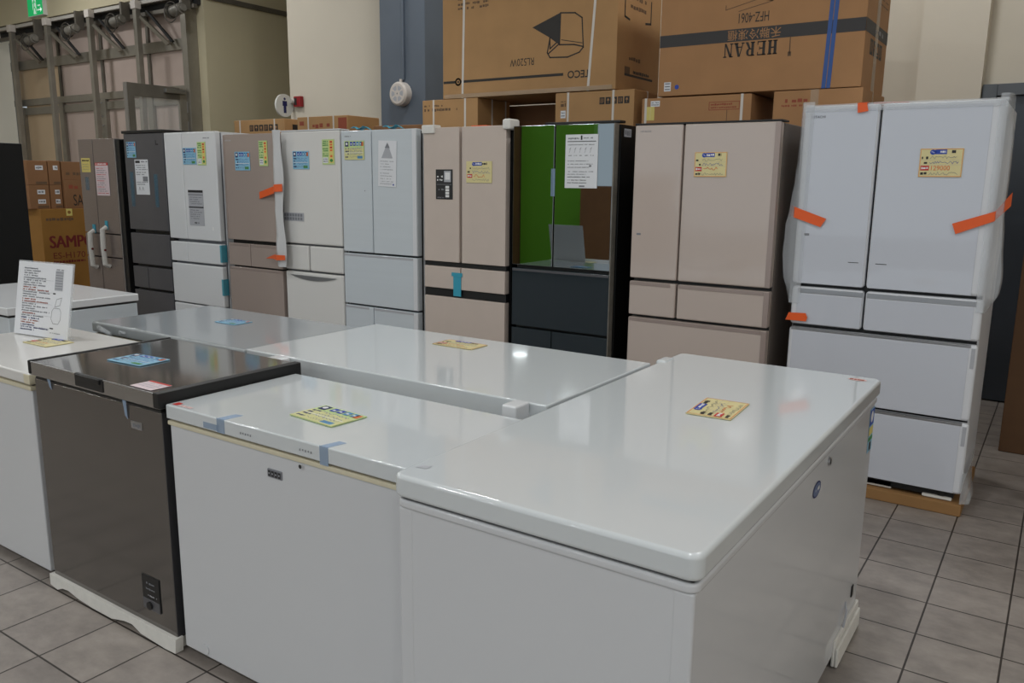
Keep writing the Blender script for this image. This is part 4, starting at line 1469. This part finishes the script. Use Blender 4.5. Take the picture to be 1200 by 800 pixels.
r = carton('upright brown carton with clear tape behind the film-wrapped white refrigerator', -1.536, -1.040, CY + .002, CY + .62, 0, 2.092, M['card'], straps=())
g = Flat((0, -.0001, 0), X_, Z_)
g.q(.212, 1.85, .258, 2.092, M['cleartape'])
g.dashes(.05, 2.02, .20, 2.045, M['ink_red'], RNG)
g.dashes(.05, 2.0, .17, 2.012, M['ink_red'], RNG)
g.build('printing', r)
MB().box(-.0012, .0012, .25, .27, 1.9, 2.09, M['cleartape']).build('parcel_tape', r, loc=(.4972, 0, 0))
r = carton('upright strapped carton with dark handling marks behind the taupe refrigerator', -6.510, -5.819, CY, CY + .34, 0, 2.076, M['card_warm'], straps=(.086, .56))
g = Flat((0, -.0001, 0), X_, Z_)
handling_marks(g, .22, 1.975, .055, .055, 6)
g.build('printing', r)
g = Flat((.6911, .04, 1.985), Y_, Z_)
g.q(.05, 0, .22, .045, M['ink'])
g.build('side_mark', r)
r = carton('upright strapped carton behind the plain white single-door refrigerator', -5.654, -5.045, CY, CY + .38, 0, 2.078, M['card_warm'], straps=(.139, .445), cross=())
g = Flat((0, -.0001, 0), X_, Z_)
g.dashes(.03, 2.0, .10, 2.05, M['ink_red'], RNG)
g.dashes(.19, 1.98, .40, 2.02, M['ink_red'], RNG)
g.q(.5, 1.95, .6, 2.06, M['ink_red'])
g.build('printing', r)
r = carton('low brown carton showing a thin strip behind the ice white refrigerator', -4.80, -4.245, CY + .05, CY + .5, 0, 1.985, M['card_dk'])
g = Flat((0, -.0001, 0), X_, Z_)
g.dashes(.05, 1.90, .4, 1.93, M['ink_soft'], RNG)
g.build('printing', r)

carton('upright brown carton added to darken the gap under the carton with a freezer drawing', -3.98, -3.02, CY + .55, CY + 1.0, 0, 2.14, M['card_dk'])  # extra carton added so the gap below the big carton stays dark
# big carton with the freezer drawing
TX0 = -4.033
r = carton('big tan carton lying upside down with a freezer drawing on its front', TX0, -2.580, CY, CY + .67, 2.158, 3.05, M['card_warm'], straps=(), group='big freezer cartons on top')
for s, ds in ((.195, .02), (1.255, .06)):
    b = MB()
    b.prism([(s - .018, -.0013, 0), (s + .0, -.0013, 0), (s + ds + .0, -.0013, .892), (s + ds - .018, -.0013, .892)], (0, .0012, 0), M['strap_w'])
    b.box(s + ds - .018, s + ds, -.0013, .6713, .892, .8932, M['strap_w'])
    b.build('strap', r, smooth=False)
g = Flat((0, -.0002, 0), X_, Z_)
zb = 2.158
g.q(.008, 2.266 - zb, .118, 2.284 - zb, M['ink'])
g.line([(.146 + .022 * math.cos(t * PI / 8), 2.275 - zb + .022 * math.sin(t * PI / 8)) for t in range(16)], .012, M['ink'], closed=True)
g.q(.139, 2.268 - zb, .153, 2.282 - zb, M['ink'])
g.q(.175, 2.266 - zb, 1.052, 2.284 - zb, M['ink'])
g.text('TECO', 1.086, 2.245 - zb, 1.262, 2.295 - zb, M['ink'], flip=True, bold=.02)
g.text('RL520W', .612, 2.352 - zb, .812, 2.402 - zb, M['ink'], flip=True)
# drawing of an open chest freezer, printed upside down
ox, oz = 4.033, -zb
lw = .009
g.pg([(-3.237 + ox, 2.600 + oz), (-3.012 + ox, 2.676 + oz), (-3.018 + ox, 2.47 + oz), (-3.10 + ox, 2.525 + oz)], M['ink'], .0003)
g.line([(-3.012 + ox, 2.674 + oz), (-2.90 + ox, 2.664 + oz), (-2.845 + ox, 2.628 + oz), (-2.830 + ox, 2.44 + oz), (-2.86 + ox, 2.41 + oz), (-2.95 + ox, 2.385 + oz), (-3.09 + ox, 2.392 + oz), (-3.112 + ox, 2.425 + oz), (-3.09 + ox, 2.535 + oz)], lw, M['ink'])
g.line([(-3.012 + ox, 2.674 + oz), (-3.016 + ox, 2.47 + oz), (-2.90 + ox, 2.462 + oz), (-2.835 + ox, 2.445 + oz)], lw, M['ink'])
g.line([(-3.016 + ox, 2.478 + oz), (-3.10 + ox, 2.42 + oz)], lw, M['ink'])
g.line([(-3.0 + ox, 2.50 + oz), (-2.84 + ox, 2.468 + oz)], .005, M['ink'])
g.line([(-3.018 + ox, 2.50 + oz), (-3.09 + ox, 2.45 + oz), (-3.095 + ox, 2.53 + oz)], lw, M['ink'])
for vv in (2.775, 2.805, 2.84):
    g.dashes(.145, vv - zb, .42, vv + .02 - zb, M['ink_soft'], RNG)
g.text('TECO', 1.02, 2.86 - zb, 1.10, 2.93 - zb, M['ink'], flip=True, bold=.02) if False else None
g.build('printing', r)
g = Flat((1.4532, 0, 0), Y_, Z_)
g.line([(.10, .53), (.10, .47), (.17, .46)], .014, M['ink'])
g.line([(.42, .47), (.50, .48), (.50, .62)], .014, M['ink'])
g.line([(.10, .53), (.10, .64)], .014, M['ink'])
g.dashes(.18, .53, .42, .56, M['ink_soft'], RNG)
g.dashes(.18, .59, .42, .62, M['ink_soft'], RNG)
g.dashes(.18, .20, .36, .23, M['ink_soft'], RNG)
g.q(.12, .10, .56, .115, M['ink'])
g.q(.12, .115, .2, .16, M['ink_soft'])
g.dashes(.22, .12, .5, .145, M['ink'], RNG)
g.build('side_printing', r)
tpm = MB()
rg = random.Random(44)
tpm.sheet([[(.02 + 1.41 * i / 30, -.0016 - (.0025 * rg.random()), .03 - .028 * j) for j in range(2)] for i in range(31)], .0006, M['cleartape'])
tpm.build('parcel_tape', r)

# carton of the other freezer, upside down
HX = -2.277
r = carton('big tan carton with a dark band, upside-down lettering and blue straps', HX, -1.054, CY, CY + .61, 2.095, 2.985, M['card'], straps=(), group='big freezer cartons on top')
zb = 2.095
for s in (1.022, 1.048):
    b = MB()
    t = .0016
    b.prism([(s - .012, -t, 0), (s + .010, -t, 0), (s + .035, -t, .89), (s + .013, -t, .89)], (0, .0014, 0), M['strap_b'])
    b.box(s + .013, s + .035, -t, .6116, .89, .8914, M['strap_b'])
    b.build('strap', r, smooth=False)
g = Flat((0, -.0002, 0), X_, Z_)
W = 1.223
g.q(.001, 2.390 - zb, W - .001, 2.462 - zb, M['ink_band'])
g.text('禾聯冷凍櫃', .440, 2.396 - zb, .758, 2.456 - zb, M['card'], flip=True, n=.0004)
g.text('HFZ-4061', .502, 2.492 - zb, .682, 2.548 - zb, M['ink'], flip=True)


def serif_word(g, word, u0, v0, u1, v1, m):
    """bold serif capitals, turned upside down"""
    n = len(word)
    cw = (u1 - u0) / n
    T, S = .26, .085

    def P(k, pts):
        g.pg([(u1 - cw * (k + .04 + .92 * x), v1 - (v1 - v0) * y) for x, y in pts], m)

    def bar(k, x0, x1, y0=0., y1=1.):
        P(k, [(x0, y0), (x1, y0), (x1, y1), (x0, y1)])

    def stem(k, x, t=T):
        bar(k, x, x + t)
        bar(k, x - .08, x + t + .08, 0, S)
        bar(k, x - .08, x + t + .08, 1 - S, 1)

    for k, c in enumerate(word):
        if c == 'H':
            stem(k, .12); stem(k, .62); bar(k, .3, .7, .46, .56)
        elif c == 'E':
            stem(k, .12); bar(k, .12, .88, 0, S); bar(k, .12, .86, 1 - S, 1); bar(k, .3, .68, .46, .55)
            bar(k, .80, .88, 0, .26); bar(k, .78, .86, .76, 1); bar(k, .62, .69, .38, .63)
        elif c == 'R':
            stem(k, .12); bar(k, .3, .62, 1 - S, 1); bar(k, .3, .62, .46, .46 + S)
            P(k, [(.55, .46), (.78, .52), (.86, .66), (.86, .80), (.78, .95), (.55, 1), (.55, .92), (.6, .86), (.62, .73), (.6, .6), (.55, .54)])
            P(k, [(.42, .5), (.62, .5), (.98, 0), (.70, 0)])
        elif c == 'A':
            P(k, [(.40, 1), (.60, 1), (.96, 0), (.66, 0)]); P(k, [(.40, 1), (.50, 1), (.16, 0), (.07, 0)])
            bar(k, .24, .74, .28, .36); bar(k, -.02, .28, 0, S); bar(k, .58, 1.02, 0, S)
        elif c == 'N':
            bar(k, .14, .24); bar(k, .76, .86); P(k, [(.10, 1), (.36, 1), (.86, 0), (.70, 0)])
            bar(k, 0, .34, 0, S); bar(k, .64, .98, 1 - S, 1); bar(k, 0, .3, 1 - S, 1)


serif_word(g, 'HERAN', .415, 2.302 - zb, .748, 2.382 - zb, M['ink'])
g.line([(.42, 2.575 - zb), (.62, 2.62 - zb), (.70, 2.60 - zb), (.50, 2.56 - zb)], .004, M['ink_soft'])
g.line([(.42, 2.575 - zb), (.42, 2.60 - zb)], .004, M['ink_soft'])
g.line([(.62, 2.62 - zb), (.70, 2.60 - zb), (.70, 2.70 - zb)], .004, M['ink_soft'])
g.q(.042, 2.125 - zb, .088, 2.180 - zb, M['paper'])
for k in range(3):
    g.q(.048, 2.133 - zb + .017 * k, .082, 2.140 - zb + .017 * k, M['p_grey'], .0003)
g.disc(.128, 2.148 - zb, .014, .014, M['p_blue'])
g.line([(.815, 2.39 - zb), (.815, 2.30 - zb)], .006, M['ink_soft'])
g.q(.805, 2.285 - zb, .825, 2.31 - zb, M['ink_soft'])
g.build('printing', r)
g = Flat((1.2232, 0, 0), Y_, Z_)
g.q(.001, 2.390 - zb, .609, 2.462 - zb, M['ink_band'])
g.dashes(.25, 2.41 - zb, .48, 2.44 - zb, M['p_grey'], RNG, .0004)
handling_marks(g, .14, 2.285 - zb, .075, .085, 4, .15)
for k in range(4):
    g.dashes(.3, 2.58 + .03 * k - zb, .55, 2.59 + .03 * k - zb, M['ink_soft'], RNG)
g.build('side_printing', r)
MB().box(0, .0012, .26, .34, .0, .89, M['cleartape']).build('parcel_tape', r, loc=(1.2230, 0, 0))


# cartons beside the bronze refrigerator, their printed side turned to the aisle
def side_carton(label, x0, x1, y0, y1, z0, z1, m, draw=None, straps=False):
    r = MB().box(x0 - x1, 0, 0, y1 - y0, 0, z1 - z0, m, bev=.006).build('carton', loc=(x1, y0, z0))
    tag(r, label, 'carton', 'cartons beside the bronze refrigerator')
    if draw:
        g = Flat((.0002, 0, 0), Y_, Z_)
        draw(g, y1 - y0, z1 - z0)
        g.build('printing', r)
    return r


def d_main(g, w, h):
    g.text('SAMPO', .076, h - .415, .561, h - .285, M['ink_maroon'], n=.0003)
    g.text('SAMPO', .064, h - .415, .549, h - .285, M['ink_maroon'], n=.0002)
    g.text('SAMPO', .07, h - .415, .555, h - .285, M['ink_maroon'])
    g.text('ES-H170', .095, h - .53, .44, h - .465, M['ink_maroon'])
    g.dashes(.09, h - .58, .50, h - .55, M['ink_maroon'], RNG)
    g.dashes(.05, h - .13, .34, h - .09, M['ink_soft'], RNG)
    g.q(.27, h - .075, .335, h, M['note'], .0003)
    g.disc(.302, h - .038, .018, .018, M['card_gold'], .0006)


side_carton('golden washer carton with maroon lettering at the bottom of the carton stack', -9.68, -9.0, 4.41, 5.12, 0, 1.212, M['card_gold'], d_main)


def d_lab(n):
    def f(g, w, h):
        for k in range(n):
            g.q(w * .40, h * (.62 - .40 * k), w * .78, h * (.80 - .40 * k), M['paper'])
            g.dashes(w * .44, h * (.66 - .40 * k), w * .74, h * (.76 - .40 * k), M['p_grey'], RNG, .0003)
        g.q(w * .38, h * .04, w * .92, h * .14, M['ink_soft'])
    return f


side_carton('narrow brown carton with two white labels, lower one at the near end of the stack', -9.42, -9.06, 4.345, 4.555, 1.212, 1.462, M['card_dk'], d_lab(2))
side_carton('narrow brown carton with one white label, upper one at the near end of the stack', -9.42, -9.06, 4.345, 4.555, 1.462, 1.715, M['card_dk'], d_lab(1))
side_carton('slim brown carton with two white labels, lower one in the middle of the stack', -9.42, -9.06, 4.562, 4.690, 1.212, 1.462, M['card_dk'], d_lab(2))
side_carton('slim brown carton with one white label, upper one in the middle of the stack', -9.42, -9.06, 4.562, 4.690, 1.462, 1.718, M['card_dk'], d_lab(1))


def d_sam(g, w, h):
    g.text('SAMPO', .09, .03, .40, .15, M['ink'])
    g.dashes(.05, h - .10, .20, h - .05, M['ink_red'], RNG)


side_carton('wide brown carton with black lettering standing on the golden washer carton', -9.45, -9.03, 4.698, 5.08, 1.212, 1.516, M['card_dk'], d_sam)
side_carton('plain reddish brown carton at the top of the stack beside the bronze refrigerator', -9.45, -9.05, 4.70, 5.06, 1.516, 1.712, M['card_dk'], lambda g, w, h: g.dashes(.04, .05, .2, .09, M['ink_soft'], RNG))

# tall carton and trolley at the right
r = carton('tall brown carton standing upright by the dark slate door', -0.200, 0.42, 5.52, 6.10, 0, 1.75, mat('shade_darkened_cardboard', (104, 74, 48), .75, vary=.06), group='lone carton')  # carton brown darkened so its colour holds the shade by the door
g = Flat((0, -.0002, 0), X_, Z_)
for k in range(4):
    g.dashes(.12, .40 + .05 * k, .5, .43 + .05 * k, M['ink_soft'], RNG)
g.text('REF', .14, .75, .4, .85, M['ink_soft']) if False else None
g.dashes(.12, .78, .45, .9, M['ink_soft'], RNG)
g.build('printing', r)
r = root('hand_trolley', 'blue hand trolley with black rubber wheels by the tall brown carton', 'trolley', (0.10, 4.62, 0))
MB().box(-.145, .42, -.02, .34, .30, .36, M['blue_pl'], bev=.02, seg=3).build('deck', r)
for wx, wy in ((-.085, .06), (-.085, .28), (.36, .06), (.36, .28)):
    wh = MB().cyl((wx - .016, wy, .055), (wx + .016, wy, .055), .055, M['rubber'], seg=24).cyl((wx - .018, wy, .055), (wx + .018, wy, .055), .026, M['p_grey'], seg=16).build('wheel', r)
    fk = MB()
    fk.box(wx - .024, wx - .019, wy - .02, wy + .02, .05, .13, M['silver'])
    fk.box(wx + .019, wx + .024, wy - .02, wy + .02, .05, .13, M['silver'])
    fk.box(wx - .024, wx + .024, wy - .02, wy + .02, .125, .135, M['silver'])
    fk.cyl((wx, wy, .13), (wx, wy, .302), .013, M['silver'])
    fk.build('fork', wh)
MB().tube([(.40, .04, .34), (.40, .04, .92), (.40, .08, .95), (.40, .26, .95), (.40, .30, .92), (.40, .30, .34)], .014, M['blue_pl'], seg=10).build('push_handle', r)

# goods across the aisle, mirrored in the black glass; tallest added to darken it
for lb, a in (('very tall unseen carton added as a dark reflection beside the green partition', (-9.5, -8.66, -4.75, -4.1, 0, 2.7)), ('tall carton standing across the aisle beside the green partition', (-7.0, -6.3, -4.6, -4.0, 0, 1.5)), ('wide carton standing across the aisle next to the tall one', (-6.2, -5.4, -4.6, -4.0, 0, 1.1)),
              ('white appliance carton across the aisle on the wide one', (-6.15, -5.5, -4.55, -4.05, 1.1, 1.7))):
    carton(lb, *a, M['card_dk'], group='cartons across the aisle')
